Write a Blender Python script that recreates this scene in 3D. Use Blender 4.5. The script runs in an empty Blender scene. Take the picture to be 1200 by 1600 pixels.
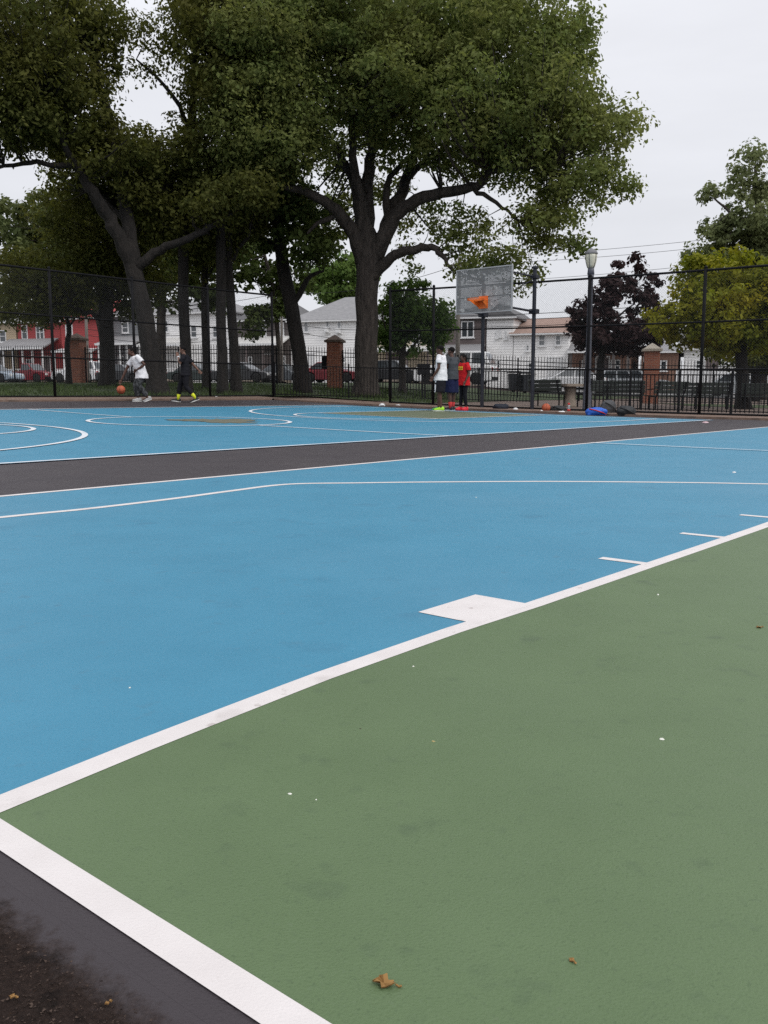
import bpy, math, random
import numpy as np
from mathutils import Vector, Matrix

# ------------------------------------------------------------------ camera, sky, sun, exposure
random.seed(7); RNG = np.random.default_rng(11)
SC = bpy.context.scene
COL = SC.collection
PITCH = math.atan(184 / 1385.0)
CAM_H = 0.62
FPX = 1385.0
cam_d = bpy.data.cameras.new('camera'); cam = bpy.data.objects.new('camera', cam_d); COL.objects.link(cam)
cam.location = (0, 0, CAM_H); cam.rotation_euler = (math.pi / 2 - PITCH, 0, 0)
cam_d.sensor_fit = 'VERTICAL'; cam_d.angle = 2 * math.atan(800 / FPX)
cam_d.clip_start = 0.05; cam_d.clip_end = 3000
SC.camera = cam
SC.view_settings.view_transform = 'Standard'; SC.view_settings.look = 'None'
SC.view_settings.gamma = 1; SC.view_settings.exposure = 0.0
SC.cycles.use_denoising = False
SC.render.resolution_x, SC.render.resolution_y = 768, 1024
SUN_EL, SUN_AZ = math.radians(48), math.radians(132)     # azimuth from +Y towards +X
SKY_GAIN = 8.9

world = bpy.data.worlds.new('World'); SC.world = world; world.use_nodes = True
def build_world():
    nt = world.node_tree; nt.nodes.clear(); N = nt.nodes.new; L = nt.links.new
    out = N('ShaderNodeOutputWorld'); bg = N('ShaderNodeBackground'); bg.inputs[1].default_value = 0.1
    sky = N('ShaderNodeTexSky'); sky.sky_type = 'NISHITA'; sky.sun_disc = False
    sky.sun_elevation = SUN_EL; sky.sun_rotation = SUN_AZ
    tc = N('ShaderNodeTexCoord'); sep = N('ShaderNodeSeparateXYZ'); L(tc.outputs['Generated'], sep.inputs[0])
    ramp = N('ShaderNodeMapRange'); ramp.inputs[1].default_value = -0.02; ramp.inputs[2].default_value = 0.9
    ramp.inputs[3].default_value = 0.8; ramp.inputs[4].default_value = 1.5
    L(sep.outputs[2], ramp.inputs[0])
    mp = N('ShaderNodeMapping'); mp.inputs['Scale'].default_value = (1.0, 1.0, 4.5); L(tc.outputs['Generated'], mp.inputs[0])
    nz = N('ShaderNodeTexNoise'); nz.inputs['Scale'].default_value = 1.6; nz.inputs['Detail'].default_value = 5; nz.inputs['Roughness'].default_value = 0.55
    L(mp.outputs[0], nz.inputs['Vector'])
    mr = N('ShaderNodeMapRange'); mr.inputs[1].default_value = 0.3; mr.inputs[2].default_value = 0.7; mr.inputs[3].default_value = 0.9; mr.inputs[4].default_value = 1.06
    L(nz.outputs[0], mr.inputs[0])
    mu = N('ShaderNodeMath'); mu.operation = 'MULTIPLY'; L(ramp.outputs[0], mu.inputs[0]); L(mr.outputs[0], mu.inputs[1])
    m2 = N('ShaderNodeMath'); m2.operation = 'MULTIPLY'; L(mu.outputs[0], m2.inputs[0]); m2.inputs[1].default_value = SKY_GAIN
    col = N('ShaderNodeVectorMath'); col.operation = 'SCALE'; col.inputs[0].default_value = (0.975, 0.985, 1.035); L(m2.outputs[0], col.inputs['Scale'])
    mix = N('ShaderNodeMixRGB'); mix.inputs[0].default_value = 0.92
    L(sky.outputs[0], mix.inputs[1]); L(col.outputs[0], mix.inputs[2])
    L(mix.outputs[0], bg.inputs[0]); L(bg.outputs[0], out.inputs[0])
build_world()
sd = bpy.data.lights.new('sun', 'SUN'); sd.energy = 1.2; sd.angle = math.radians(28); sd.color = (1.0, 0.96, 0.9)
sun = bpy.data.objects.new('sun', sd); COL.objects.link(sun)
sdir = Vector((math.sin(SUN_AZ) * math.cos(SUN_EL), math.cos(SUN_AZ) * math.cos(SUN_EL), math.sin(SUN_EL)))
sun.rotation_euler = sdir.to_track_quat('Z', 'Y').to_euler(); sun.location = (0, 0, 30)

# ------------------------------------------------------------------ geometry of the ground
AZ = math.atan(1166 / 1397.0)
U = np.array([math.sin(AZ), math.cos(AZ)]); V = np.array([-math.cos(AZ), math.sin(AZ)])
CP, SP = math.cos(PITCH), math.sin(PITCH)
def gz(X, Y):
    v = np.clip(X * V[0] + Y * V[1], 0, 30)
    t = np.maximum(0, np.asarray(Y, float) - 29.5)
    q = np.clip((np.asarray(X, float) - 1) / 9, 0, 1); q = 1 - .75 * q * q * (3 - 2 * q)
    return 0.00085 * v ** 2 + q * (0.0023 * np.minimum(t, 12.5) ** 2 + 0.012 * np.clip(t - 12.5, 0, 60))
def g(X, Y): return float(gz(X, Y))
def uv(u, v): p = U * u + V * v; return float(p[0]), float(p[1])
def ray(x, y):
    dx, dz = x - 600.0, -(y - 800.0)
    return np.array([dx, FPX * CP + dz * SP, -FPX * SP + dz * CP])
def at(x, y, Y):                       # the point seen at photo pixel (x, y) at forward distance Y
    r = ray(x, y); r = r * Y / r[1]; return Vector((r[0], r[1], r[2] + CAM_H))
def xat(x, Y): return (x - 600.0) / 1397.0 * Y
def foot(x, Y): X = xat(x, Y); return Vector((X, Y, g(X, Y)))
def hit(x, y):                          # where the view ray meets the ground
    r = ray(x, y); r = r / r[1]
    for Y in np.arange(0.6, 90, 0.01):
        if r[2] * Y + CAM_H < gz(r[0] * Y, Y): break
    return Vector((r[0] * Y, Y, g(r[0] * Y, Y)))
UVROT = math.atan2(U[1], U[0])

# ------------------------------------------------------------------ helpers
class MB:
    def __init__(s): s.v = []; s.f = []; s.smooth = False
    def add(s, vs, fs):
        o = len(s.v); s.v += [tuple(p) for p in vs]; s.f += [tuple(i + o for i in f) for f in fs]; return s
    def box(s, c, d, rz=0.0, M=None, taper=1.0):
        x, y, z = d[0] / 2, d[1] / 2, d[2] / 2
        P = [Vector((sx * x * (taper if sz > 0 else 1), sy * y * (taper if sz > 0 else 1), sz * z)) for sz in (-1, 1) for sx, sy in ((-1, -1), (1, -1), (1, 1), (-1, 1))]
        if rz: R = Matrix.Rotation(rz, 3, 'Z'); P = [R @ p for p in P]
        if M is not None: P = [M @ p for p in P]
        return s.add([p + Vector(c) for p in P], [(3, 2, 1, 0), (4, 5, 6, 7), (0, 1, 5, 4), (1, 2, 6, 5), (2, 3, 7, 6), (3, 0, 4, 7)])
    def loft(s, rings, cap=True):
        n = len(rings[0]); vs = [p for r in rings for p in r]; fs = []
        for i in range(len(rings) - 1):
            for k in range(n):
                a, b = i * n + k, i * n + (k + 1) % n; fs.append((a, b, b + n, a + n))
        if cap: fs.append(tuple(reversed(range(n)))); fs.append(tuple((len(rings) - 1) * n + k for k in range(n)))
        return s.add(vs, fs)
    def tube(s, pts, rad, n=8, cap=True, wob=0.0):
        pts = [Vector(p) for p in pts]; rings = []; ref = None
        if not isinstance(rad, (list, tuple)): rad = [rad] * len(pts)
        for i, p in enumerate(pts):
            d = (pts[min(i + 1, len(pts) - 1)] - pts[max(i - 1, 0)]).normalized()
            if ref is None: ref = d.orthogonal().normalized()
            ref = (ref - d * ref.dot(d)); ref = ref.normalized() if ref.length > 1e-6 else d.orthogonal().normalized()
            b = d.cross(ref)
            rings.append([p + (ref * math.cos(a) + b * math.sin(a)) * rad[i] * (1 + wob * math.sin(3 * a + i * 1.3) + wob * .6 * math.sin(5 * a - i)) for a in [2 * math.pi * k / n for k in range(n)]])
        return s.loft(rings, cap)
    def lathe(s, prof, c=(0, 0, 0), n=16):
        return s.loft([[Vector((c[0] + r * math.cos(2 * math.pi * k / n), c[1] + r * math.sin(2 * math.pi * k / n), c[2] + z)) for k in range(n)] for r, z in prof])
    def prism(s, poly, y0, y1, inset=None):      # poly of (x, z), extruded along y
        n = len(poly); A = [(x, y0, z) for x, z in poly]; B = [(x, y1, z) for x, z in poly]
        return s.add(A + B, [tuple(range(n)), tuple(reversed(range(n, 2 * n)))] + [(k + n, (k + 1) % n + n, (k + 1) % n, k) for k in range(n)])
    def ell(s, c, r, n=10, m=7, M=None):
        rings = []
        for i in range(m + 1):
            t = -math.pi / 2 + math.pi * (0.03 + 0.94 * i / m); q = []
            for k in range(n):
                a = 2 * math.pi * k / n; p = Vector((r[0] * math.cos(t) * math.cos(a), r[1] * math.cos(t) * math.sin(a), r[2] * math.sin(t)))
                q.append((M @ p if M is not None else p) + Vector(c))
            rings.append(q)
        return s.loft(rings)
    def build(s, name, m, parent=None, smooth=None, bevel=0):
        me = bpy.data.meshes.new(name); me.from_pydata(s.v, [], s.f); me.update()
        if smooth if smooth is not None else s.smooth: me.polygons.foreach_set('use_smooth', [True] * len(me.polygons))
        return link(name, me, m, parent, bevel)
def link(name, me, m, parent=None, bevel=0):
    if m is not None: me.materials.append(m)
    o = bpy.data.objects.new(name, me); COL.objects.link(o)
    if parent is not None: o.parent = parent
    if bevel:
        b = o.modifiers.new('bevel', 'BEVEL'); b.width = bevel; b.segments = 2; b.limit_method = 'ANGLE'
    return o
def tag(o, label, cat, group=None):
    o['label'] = label; o['category'] = cat
    if group: o['group'] = group
    return o
def thing(name, label, cat, loc=(0, 0, 0), rz=0.0, group=None):
    o = bpy.data.objects.new(name, None); COL.objects.link(o); o.location = loc; o.rotation_euler = (0, 0, rz); o.empty_display_size = .2
    return tag(o, label, cat, group)
def struct(o, kind='structure'): o['kind'] = kind; return o
def dup(root, loc, rz, label, group=None):
    def cp(o, par):
        c = o.copy(); COL.objects.link(c); c.parent = par
        for ch in kids.get(o.name, []): cp(ch, c)
        return c
    kids = {}
    for o in COL.objects:
        if o.parent: kids.setdefault(o.parent.name, []).append(o)
    r = cp(root, None); r.location = loc; r.rotation_euler = (0, 0, rz); r['label'] = label
    if group: r['group'] = group
    return r

# ------------------------------------------------------------------ materials
def mat(name, c1, c2=None, rough=0.6, scale=4.0, detail=5.0, bump=0.0, bscale=None, metal=0.0, spec=0.5, stretch=None, stain=None, c3=None, island=0.0, transl=0.0, hard=None):
    m = bpy.data.materials.new(name); m.use_nodes = True; nt = m.node_tree; N = nt.nodes.new; L = nt.links.new
    bs = nt.nodes['Principled BSDF']; bs.inputs['Roughness'].default_value = rough; bs.inputs['Metallic'].default_value = metal
    bs.inputs['Specular IOR Level'].default_value = spec
    tc = N('ShaderNodeTexCoord'); vec = tc.outputs['Object']
    if stretch: mp = N('ShaderNodeMapping'); mp.inputs['Scale'].default_value = stretch; L(vec, mp.inputs[0]); vec = mp.outputs[0]
    c2 = c2 or tuple(min(1, x * 1.18) for x in c1)
    nz = N('ShaderNodeTexNoise'); nz.inputs['Scale'].default_value = scale; nz.inputs['Detail'].default_value = detail; nz.inputs['Roughness'].default_value = .62; L(vec, nz.inputs['Vector'])
    mr = N('ShaderNodeMapRange'); lo, hi = hard or (0.32, 0.68); mr.inputs[1].default_value = lo; mr.inputs[2].default_value = hi; L(nz.outputs[0], mr.inputs[0])
    mx = N('ShaderNodeMixRGB'); mx.inputs[1].default_value = (*c1, 1); mx.inputs[2].default_value = (*c2, 1); L(mr.outputs[0], mx.inputs[0]); cur = mx.outputs[0]
    if stain:                               # (colour, noise scale, low, high, amount): stains with a shape of their own
        for sc_, ss, lo, hi, am in stain:
            n2 = N('ShaderNodeTexNoise'); n2.inputs['Scale'].default_value = ss; n2.inputs['Detail'].default_value = 4; L(tc.outputs['Object'], n2.inputs['Vector'])
            r2 = N('ShaderNodeMapRange'); r2.inputs[1].default_value = lo; r2.inputs[2].default_value = hi; r2.inputs[4].default_value = am; L(n2.outputs[0], r2.inputs[0])
            x2 = N('ShaderNodeMixRGB'); L(r2.outputs[0], x2.inputs[0]); L(cur, x2.inputs[1]); x2.inputs[2].default_value = (*sc_, 1); cur = x2.outputs[0]
    if island:
        ge = N('ShaderNodeNewGeometry'); hs = N('ShaderNodeHueSaturation'); r3 = N('ShaderNodeMapRange'); r3.inputs[3].default_value = 1 - island; r3.inputs[4].default_value = 1 + island
        L(ge.outputs['Random Per Island'], r3.inputs[0]); L(r3.outputs[0], hs.inputs['Value']); L(cur, hs.inputs['Color']); cur = hs.outputs[0]
    L(cur, bs.inputs['Base Color'])
    if bump:
        nb = N('ShaderNodeTexNoise'); nb.inputs['Scale'].default_value = bscale or scale * 6; nb.inputs['Detail'].default_value = 4; L(vec, nb.inputs['Vector'])
        bp = N('ShaderNodeBump'); bp.inputs['Strength'].default_value = bump; bp.inputs['Distance'].default_value = 0.02; L(nb.outputs[0], bp.inputs['Height']); L(bp.outputs[0], bs.inputs['Normal'])
    if transl:
        tr = N('ShaderNodeBsdfTranslucent'); hs2 = N('ShaderNodeHueSaturation'); hs2.inputs['Value'].default_value = 1.5; hs2.inputs['Saturation'].default_value = 1.1; L(cur, hs2.inputs['Color']); L(hs2.outputs[0], tr.inputs[0])
        ms = N('ShaderNodeMixShader'); ms.inputs[0].default_value = transl; out = nt.nodes['Material Output']
        L(bs.outputs[0], ms.inputs[1]); L(tr.outputs[0], ms.inputs[2]); L(ms.outputs[0], out.inputs[0])
    return m
def siding(name, c, pitch=0.2, rough=.65, dark=.72):
    m = mat(name, c, tuple(x * 1.06 for x in c), rough, 1.5); nt = m.node_tree; N = nt.nodes.new; L = nt.links.new
    bs = nt.nodes['Principled BSDF']; src = bs.inputs['Base Color'].links[0].from_socket
    tc = N('ShaderNodeTexCoord'); sp = N('ShaderNodeSeparateXYZ'); L(tc.outputs['Object'], sp.inputs[0])
    a = N('ShaderNodeMath'); a.operation = 'DIVIDE'; L(sp.outputs[2], a.inputs[0]); a.inputs[1].default_value = pitch
    f = N('ShaderNodeMath'); f.operation = 'FRACT'; L(a.outputs[0], f.inputs[0])
    bp = N('ShaderNodeBump'); bp.inputs['Strength'].default_value = .6; bp.inputs['Distance'].default_value = .03; bp.invert = True; L(f.outputs[0], bp.inputs['Height']); L(bp.outputs[0], bs.inputs['Normal'])
    gt = N('ShaderNodeMath'); gt.operation = 'GREATER_THAN'; L(f.outputs[0], gt.inputs[0]); gt.inputs[1].default_value = .86
    mx = N('ShaderNodeMixRGB'); L(gt.outputs[0], mx.inputs[0]); L(src, mx.inputs[1]); mx.inputs[2].default_value = tuple(x * dark for x in c) + (1,); L(mx.outputs[0], bs.inputs['Base Color'])
    return m
def bricks(name, c1, c2, mortar, sc=1.0):
    m = mat(name, c1, rough=.85); nt = m.node_tree; N = nt.nodes.new; L = nt.links.new; bs = nt.nodes['Principled BSDF']
    tc = N('ShaderNodeTexCoord'); sp = N('ShaderNodeSeparateXYZ'); L(tc.outputs['Object'], sp.inputs[0])
    ad = N('ShaderNodeMath'); L(sp.outputs[0], ad.inputs[0]); L(sp.outputs[1], ad.inputs[1])
    cb = N('ShaderNodeCombineXYZ'); L(ad.outputs[0], cb.inputs[0]); L(sp.outputs[2], cb.inputs[1])
    br = N('ShaderNodeTexBrick'); br.inputs['Color1'].default_value = (*c1, 1); br.inputs['Color2'].default_value = (*c2, 1); br.inputs['Mortar'].default_value = (*mortar, 1)
    br.inputs['Scale'].default_value = sc; br.inputs['Brick Width'].default_value = .21; br.inputs['Row Height'].default_value = .07; br.inputs['Mortar Size'].default_value = .006
    L(cb.outputs[0], br.inputs['Vector']); L(br.outputs[0], bs.inputs['Base Color']); return m

M = {}
M['old_asphalt'] = mat('old_asphalt', (.026, .017, .014), (.06, .041, .034), .95, 150, 8, bump=1.0, bscale=330, spec=.12, stain=[((.07, .04, .025), 120, .64, .72, .7), ((.012, .009, .008), 25, .55, .65, .6)])
M['coat'] = mat('coated_asphalt', (.042, .035, .04), (.054, .046, .05), .6, 3, 6, bump=.3, bscale=240, spec=.28, stain=[((.075, .066, .068), .9, .55, .75, .5), ((.03, .025, .028), 6, .62, .7, .4), ((.09, .08, .08), 34, .71, .77, .4)])
M['blue'] = mat('blue_court_paint', (.043, .213, .332), (.052, .239, .367), .55, 2.2, 8, bump=.22, bscale=260, spec=.4, stain=[((.085, .235, .345), .55, .5, .75, .5), ((.034, .15, .245), 3.2, .62, .73, .45), ((.06, .17, .25), 16, .62, .73, .35), ((.16, .2, .24), 1.7, .68, .76, .25), ((.03, .15, .25), 190, .58, .72, .4), ((.08, .26, .38), 170, .6, .74, .35), ((.13, .19, .24), 60, .71, .77, .3)])
M['green'] = mat('green_key_paint', (.092, .143, .063), (.107, .163, .074), .55, 3.0, 8, bump=.22, bscale=260, spec=.4, stain=[((.1, .15, .075), .8, .48, .7, .5), ((.052, .084, .044), 6.5, .635, .72, .45), ((.062, .1, .05), 17, .62, .73, .35), ((.15, .165, .12), 2.3, .68, .76, .3), ((.055, .09, .042), 190, .58, .72, .4), ((.12, .17, .095), 170, .6, .74, .35), ((.12, .15, .095), 60, .71, .77, .3)])
M['key_old'] = mat('worn_green_paint', (.1, .125, .075), (.14, .155, .1), .6, 1.5, 6, spec=.3)
M['worn'] = mat('worn_khaki_paint', (.115, .115, .08), (.14, .135, .095), .7, 3, 6)
M['line'] = mat('white_line_paint', (.645, .605, .59), (.705, .665, .65), .6, 8, 6, bump=.15, bscale=260, stain=[((.46, .42, .4), 5, .6, .72, .6), ((.38, .33, .31), 26, .67, .73, .6)])
M['line_old'] = mat('thin_white_line_paint', (.62, .66, .7), (.74, .75, .77), .62, 2.5, 6, stain=[((.3, .42, .52), 1.3, .58, .74, .6)])
M['kerb'] = mat('brown_concrete', (.155, .1, .075), (.22, .15, .115), .9, 5, 7, bump=.4, bscale=50, stain=[((.09, .07, .055), 2, .55, .65, .6), ((.25, .2, .16), 9, .6, .7, .5)])
M['paving'] = mat('park_paving', (.13, .095, .078), (.19, .14, .115), .9, 2.5, 6, bump=.3, bscale=40)
M['soil'] = mat('lawn_soil', (.028, .045, .013), (.05, .075, .02), .95, 2, 6, bump=.6, bscale=30, stain=[((.07, .055, .035), 1.1, .58, .7, .7)])
M['blade'] = mat('grass_blade', (.035, .062, .014), (.07, .105, .025), .7, 1.2, island=.4, transl=.25)
M['street'] = mat('street_asphalt', (.06, .06, .062), (.085, .083, .085), .9, 3, 6, bump=.2)
M['pavement'] = mat('pavement_concrete', (.3, .29, .27), (.38, .37, .35), .9, 1.5, 6, bump=.2)
M['bark'] = mat('bark', (.026, .021, .018), (.085, .07, .06), .95, 7, 6, bump=1.0, bscale=16, stretch=(1, 1, .22))
M['bark_dark'] = mat('dark_bark', (.009, .0075, .0065), (.028, .023, .02), .95, 7, 6, bump=1.0, bscale=16, stretch=(1, 1, .22))
M['black'] = mat('black_paint', (.006, .006, .007), (.012, .012, .014), .65, 6, bump=.05, spec=.14)
M['navy_steel'] = mat('dark_blue_steel', (.008, .01, .018), (.018, .021, .032), .5, 5, stain=[((.08, .07, .07), 8, .66, .72, .6)])
M['wire'] = mat('fence_wire', (.045, .047, .05), rough=.55, metal=.1)
M['galv'] = mat('galvanised_steel', (.36, .37, .38), (.45, .46, .47), .45, 3, metal=.5)
M['lampmetal'] = mat('lamp_metal', (.045, .05, .07), (.085, .09, .11), .5, 5, stain=[((.16, .16, .17), 3, .6, .7, .6)])
M['lampcap'] = mat('lamp_cap', (.15, .15, .16), (.2, .2, .21), .6, 5)
M['lampglass'] = mat('lamp_lens', (.6, .58, .46), (.7, .68, .55), .3, 6)
M['orange'] = mat('orange_paint', (.78, .16, .02), (.85, .2, .03), .45, 5)
M['ball'] = mat('ball_rubber', (.42, .085, .035), (.5, .12, .05), .6, 30, bump=.3, bscale=180)
M['brick'] = bricks('pillar_brick', (.33, .105, .055), (.22, .07, .045), (.3, .22, .17))
M['brick_house'] = bricks('house_brick', (.25, .12, .08), (.18, .09, .06), (.28, .22, .18))
M['cap'] = mat('pillar_cap_stone', (.1, .07, .055), (.16, .115, .09), .9, 6, bump=.3)
M['cap_pale'] = mat('pale_cap_stone', (.34, .3, .25), (.43, .39, .33), .9, 6, bump=.3)
M['conc'] = mat('concrete', (.22, .18, .145), (.3, .25, .2), .9, 6, bump=.3)
M['benchwood'] = mat('bench_slats', (.02, .028, .024), (.038, .05, .044), .5, 6, stretch=(.3, 3, 3))
M['pole_wood'] = mat('pole_wood', (.13, .115, .1), (.21, .19, .17), .9, 4, stretch=(2, 2, .2), bump=.3)
M['glass'] = mat('window_glass', (.03, .035, .04), (.07, .08, .09), .08, .8, spec=.9)
M['pane_pale'] = mat('window_pane_pale', (.22, .23, .24), (.36, .37, .38), .15, .9, spec=.8)  # also the white sedan's glass, where its pale tone imitates a reflection
M['trim'] = mat('white_trim', (.72, .72, .72), (.78, .78, .78), .55, 3)
M['shingle'] = mat('grey_shingles', (.2, .2, .205), (.29, .285, .29), .9, 3, bump=.4, stretch=(1, 1, 3))
M['shingle_dark'] = mat('dark_shingles', (.1, .1, .105), (.15, .148, .15), .9, 3, bump=.4)
M['shingle_red'] = mat('orange_shingles', (.25, .165, .13), (.33, .225, .185), .9, 3, bump=.4)
M['rubber'] = mat('rubber', (.012, .012, .012), rough=.85)
M['rim'] = mat('wheel_rim', (.35, .36, .37), rough=.35, metal=.7)
M['lightglass'] = mat('headlight_glass', (.6, .6, .58), rough=.15)
M['tail'] = mat('tail_light', (.35, .02, .02), rough=.25)
M['canvas'] = mat('awning_canvas', (.5, .49, .47), (.58, .57, .55), .8, 3)
for k, c in dict(white=(.87, .86, .85), tan=(.46, .36, .24), red=(.36, .045, .045), grey=(.2, .21, .22), brown=(.135, .105, .1), cream=(.6, .52, .4), dark=(.1, .085, .08)).items():
    M['sid_' + k] = siding(k + '_siding', c, .22 if k != 'brown' else .26)

for k in ('bark', 'bark_dark'):
    [n for n in M[k].node_tree.nodes if n.type == 'BUMP'][0].inputs['Distance'].default_value = .09
# ------------------------------------------------------------------ ground and painted court
def axis(lo, hi, a, b, step):
    L = list(np.arange(a, b + 1e-6, step)); d = step; x = b
    while x < hi: d *= 1.35; x += d; L.append(x)
    d = step; x = a; pre = []
    while x > lo: d *= 1.35; x -= d; pre.append(x)
    return np.array(pre[::-1] + L)
def grid_mesh(us, vs, off, keep=None):
    nu, nv = len(us), len(vs); UU, VV = np.meshgrid(us, vs, indexing='ij')
    X = UU * U[0] + VV * V[0]; Y = UU * U[1] + VV * V[1]; Z = gz(X, Y) + off
    b = MB(); b.v = list(map(tuple, np.stack([X, Y, Z], -1).reshape(-1, 3)))
    for i in range(nu - 1):
        for j in range(nv - 1):
            a = i * nv + j
            if keep is None or keep((us[i] + us[i + 1]) / 2, (vs[j] + vs[j + 1]) / 2): b.f.append((a, a + nv, a + nv + 1, a + 1))
    return b
struct(grid_mesh(axis(-500, 900, -20, 60, .5), axis(-700, 700, -40, 60, .5), 0).build('ground', M['old_asphalt'], smooth=True))
def rect(b, u0, u1, v0, v1, off, nu=1):
    vs = list(np.arange(v0, v1, .25)) + [v1]; us = np.linspace(u0, u1, nu + 1)
    s = grid_mesh(us, np.array(vs), off); b.add(s.v, s.f); return b
def ring(b, cu, cv, r, w, a0, a1, off, n=72):
    P = []
    for i in range(n + 1):
        a = math.radians(a0 + (a1 - a0) * i / n)
        for rr in (r - w / 2, r + w / 2):
            X, Y = uv(cu + rr * math.cos(a), cv + rr * math.sin(a)); P.append((X, Y, g(X, Y) + off))
    return b.add(P, [(2 * i, 2 * i + 1, 2 * i + 3, 2 * i + 2) for i in range(n)])
B0, B1 = .582, 19.4            # baselines
NC, FC, KW = -.5, 12.8, 1.77  # centre lines of the near and the far court, half width of a key
def edge_mat():
    m = M['old_asphalt'].copy(); m.name = 'coating_edge'; nt = m.node_tree; N = nt.nodes.new; L = nt.links.new; bs = nt.nodes['Principled BSDF']; src = bs.inputs['Base Color'].links[0].from_socket
    tc = N('ShaderNodeTexCoord'); dt = N('ShaderNodeVectorMath'); dt.operation = 'DOT_PRODUCT'; L(tc.outputs['Object'], dt.inputs[0]); dt.inputs[1].default_value = (U[0], U[1], 0)
    r = N('ShaderNodeMapRange'); r.inputs[1].default_value = .448; r.inputs[2].default_value = .492; r.clamp = False; L(dt.outputs['Value'], r.inputs[0])
    n1 = N('ShaderNodeTexNoise'); n1.inputs['Scale'].default_value = 45; n1.inputs['Detail'].default_value = 8; n1.inputs['Roughness'].default_value = .75; L(tc.outputs['Object'], n1.inputs['Vector'])
    a = N('ShaderNodeMath'); a.operation = 'MULTIPLY_ADD'; L(n1.outputs[0], a.inputs[0]); a.inputs[1].default_value = 2.2; a.inputs[2].default_value = -1.1
    b = N('ShaderNodeMath'); b.use_clamp = True; L(a.outputs[0], b.inputs[0]); L(r.outputs[0], b.inputs[1])
    mx = N('ShaderNodeMixRGB'); L(b.outputs[0], mx.inputs[0]); L(src, mx.inputs[1]); mx.inputs[2].default_value = (.048, .0405, .045, 1); L(mx.outputs[0], bs.inputs['Base Color'])
    for sock, lo, hi in (('Specular IOR Level', .12, .28), ('Roughness', .95, .6)):
        q = N('ShaderNodeMapRange'); q.inputs[3].default_value = lo; q.inputs[4].default_value = hi; L(b.outputs[0], q.inputs[0]); L(q.outputs[0], bs.inputs[sock])
    bp = [n for n in nt.nodes if n.type == 'BUMP'][0]; q = N('ShaderNodeMapRange'); q.inputs[3].default_value = 1.0; q.inputs[4].default_value = .25; L(b.outputs[0], q.inputs[0]); L(q.outputs[0], bp.inputs['Strength'])
    return m
ce = MB(); P_ = []
for k in range(260):
    v_ = -3 + k * .032
    for u_, o_ in ((.43, .0003), (.5055, .0011)): X_, Y_ = uv(u_, v_); P_.append((X_, Y_, g(X_, Y_) + o_))
ce.add(P_, [(2 * k, 2 * k + 1, 2 * k + 3, 2 * k + 2) for k in range(259)]); struct(ce.build('asphalt_edge', edge_mat(), smooth=True))
struct(rect(rect(MB(), .505, 20.9, -12, 18.9, .0012, 40), .49, 20.9, 18.9, 22.4, .0012, 40).build('asphalt', M['coat'], smooth=True))
struct(rect(rect(MB(), B0, B1 + .7, -10, 5.06, .002, 20), B0, B1 + .7, 7.12, 18.5, .004, 20).build('court_surface', M['blue'], smooth=True))
def lane_v(u): return float(np.interp(u, [.58, .9, 1.35, 1.87, 2.25, 2.9, 4.2, 5], [1.234, 1.262, 1.287, 1.288, 1.273, 1.264, 1.247, 1.247]))
def band(b, us, lo, hi, off):
    for a, c in zip(us[:-1], us[1:]):
        n = max(1, int((hi(a) - lo(a)) / .25)); P = []
        for i in range(n + 1):
            for w in (a, c): X, Y = uv(w, lo(w) + (hi(w) - lo(w)) * i / n); P.append((X, Y, g(X, Y) + off))
        b.add(P, [(2 * i, 2 * i + 1, 2 * i + 3, 2 * i + 2) for i in range(n)])
    return b
LUS = np.linspace(B0, 5.0, 46)
struct(band(MB(), LUS, lambda u: NC - KW, lambda u: lane_v(u) + .01, .0027).build('key_surface', M['green'], smooth=True))
struct(rect(MB(), 15.0, B1, FC - KW, FC + KW, .008, 6).build('key_surface', M['key_old'], smooth=True))
wp = MB(); rg = random.Random(3)                # worn patch inside the far centre circle
pts = []
for k in range(48):
    a = 2 * math.pi * k / 48; rr = .62 * (1 + .35 * math.sin(3 * a + 1) * .6 + rg.uniform(-.28, .28)); X, Y = uv(10.55 + 1.15 * rr * math.cos(a), 12.7 + 1.25 * rr * math.sin(a)); pts.append((X, Y, g(X, Y) + .0085))
X, Y = uv(10.55, 12.7); wp.add(pts + [(X, Y, g(X, Y) + .0085)], [(k, (k + 1) % 48, 48) for k in range(48)])
struct(wp.build('worn_paint', M['worn']))
LW = .05; O3 = .0035
near = MB()
rect(near, B0 - .045, B0, -10, 5.085, O3)                                    # near baseline
band(near, LUS, lane_v, lambda u: lane_v(u) + .055, O3); rect(near, 4.95, 5.0, NC - KW, NC + KW, O3); rect(near, B0, 5, NC - KW - LW, NC - KW, O3, 4)
rect(near, 1.955, 2.245, 1.3, 1.505, O3)               # block
for k in range(3): rect(near, 3.045 + .79 * k, 3.09 + .79 * k, 1.3, 1.3 + .19, O3)
rect(near, B0, 19.9, 5.03, 5.088, O3, 12)                                   # sideline
struct(near.build('court_lines', M['line'], smooth=True))
O3 = .012
far = MB()
tp = [hit(x, y) for x, y in ((0, 809.5), (135, 796), (270, 780), (360, 768), (450, 757.3), (560, 755.2), (667, 754), (858, 753), (1063, 754.5), (1200, 757))]
tp = [(float(U @ np.array(p[:2])), float(V @ np.array(p[:2]))) for p in tp]; tp = [(B0, tp[0][1] + .03)] + tp; c0 = tp[-1]
for a in range(1, 12): q_ = math.atan2(c0[1] - NC, c0[0] - 2.4) - a * .11; r_ = math.hypot(c0[1] - NC, c0[0] - 2.4); tp.append((2.4 + r_ * math.cos(q_), NC + r_ * math.sin(q_)))
fine = []
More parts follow.
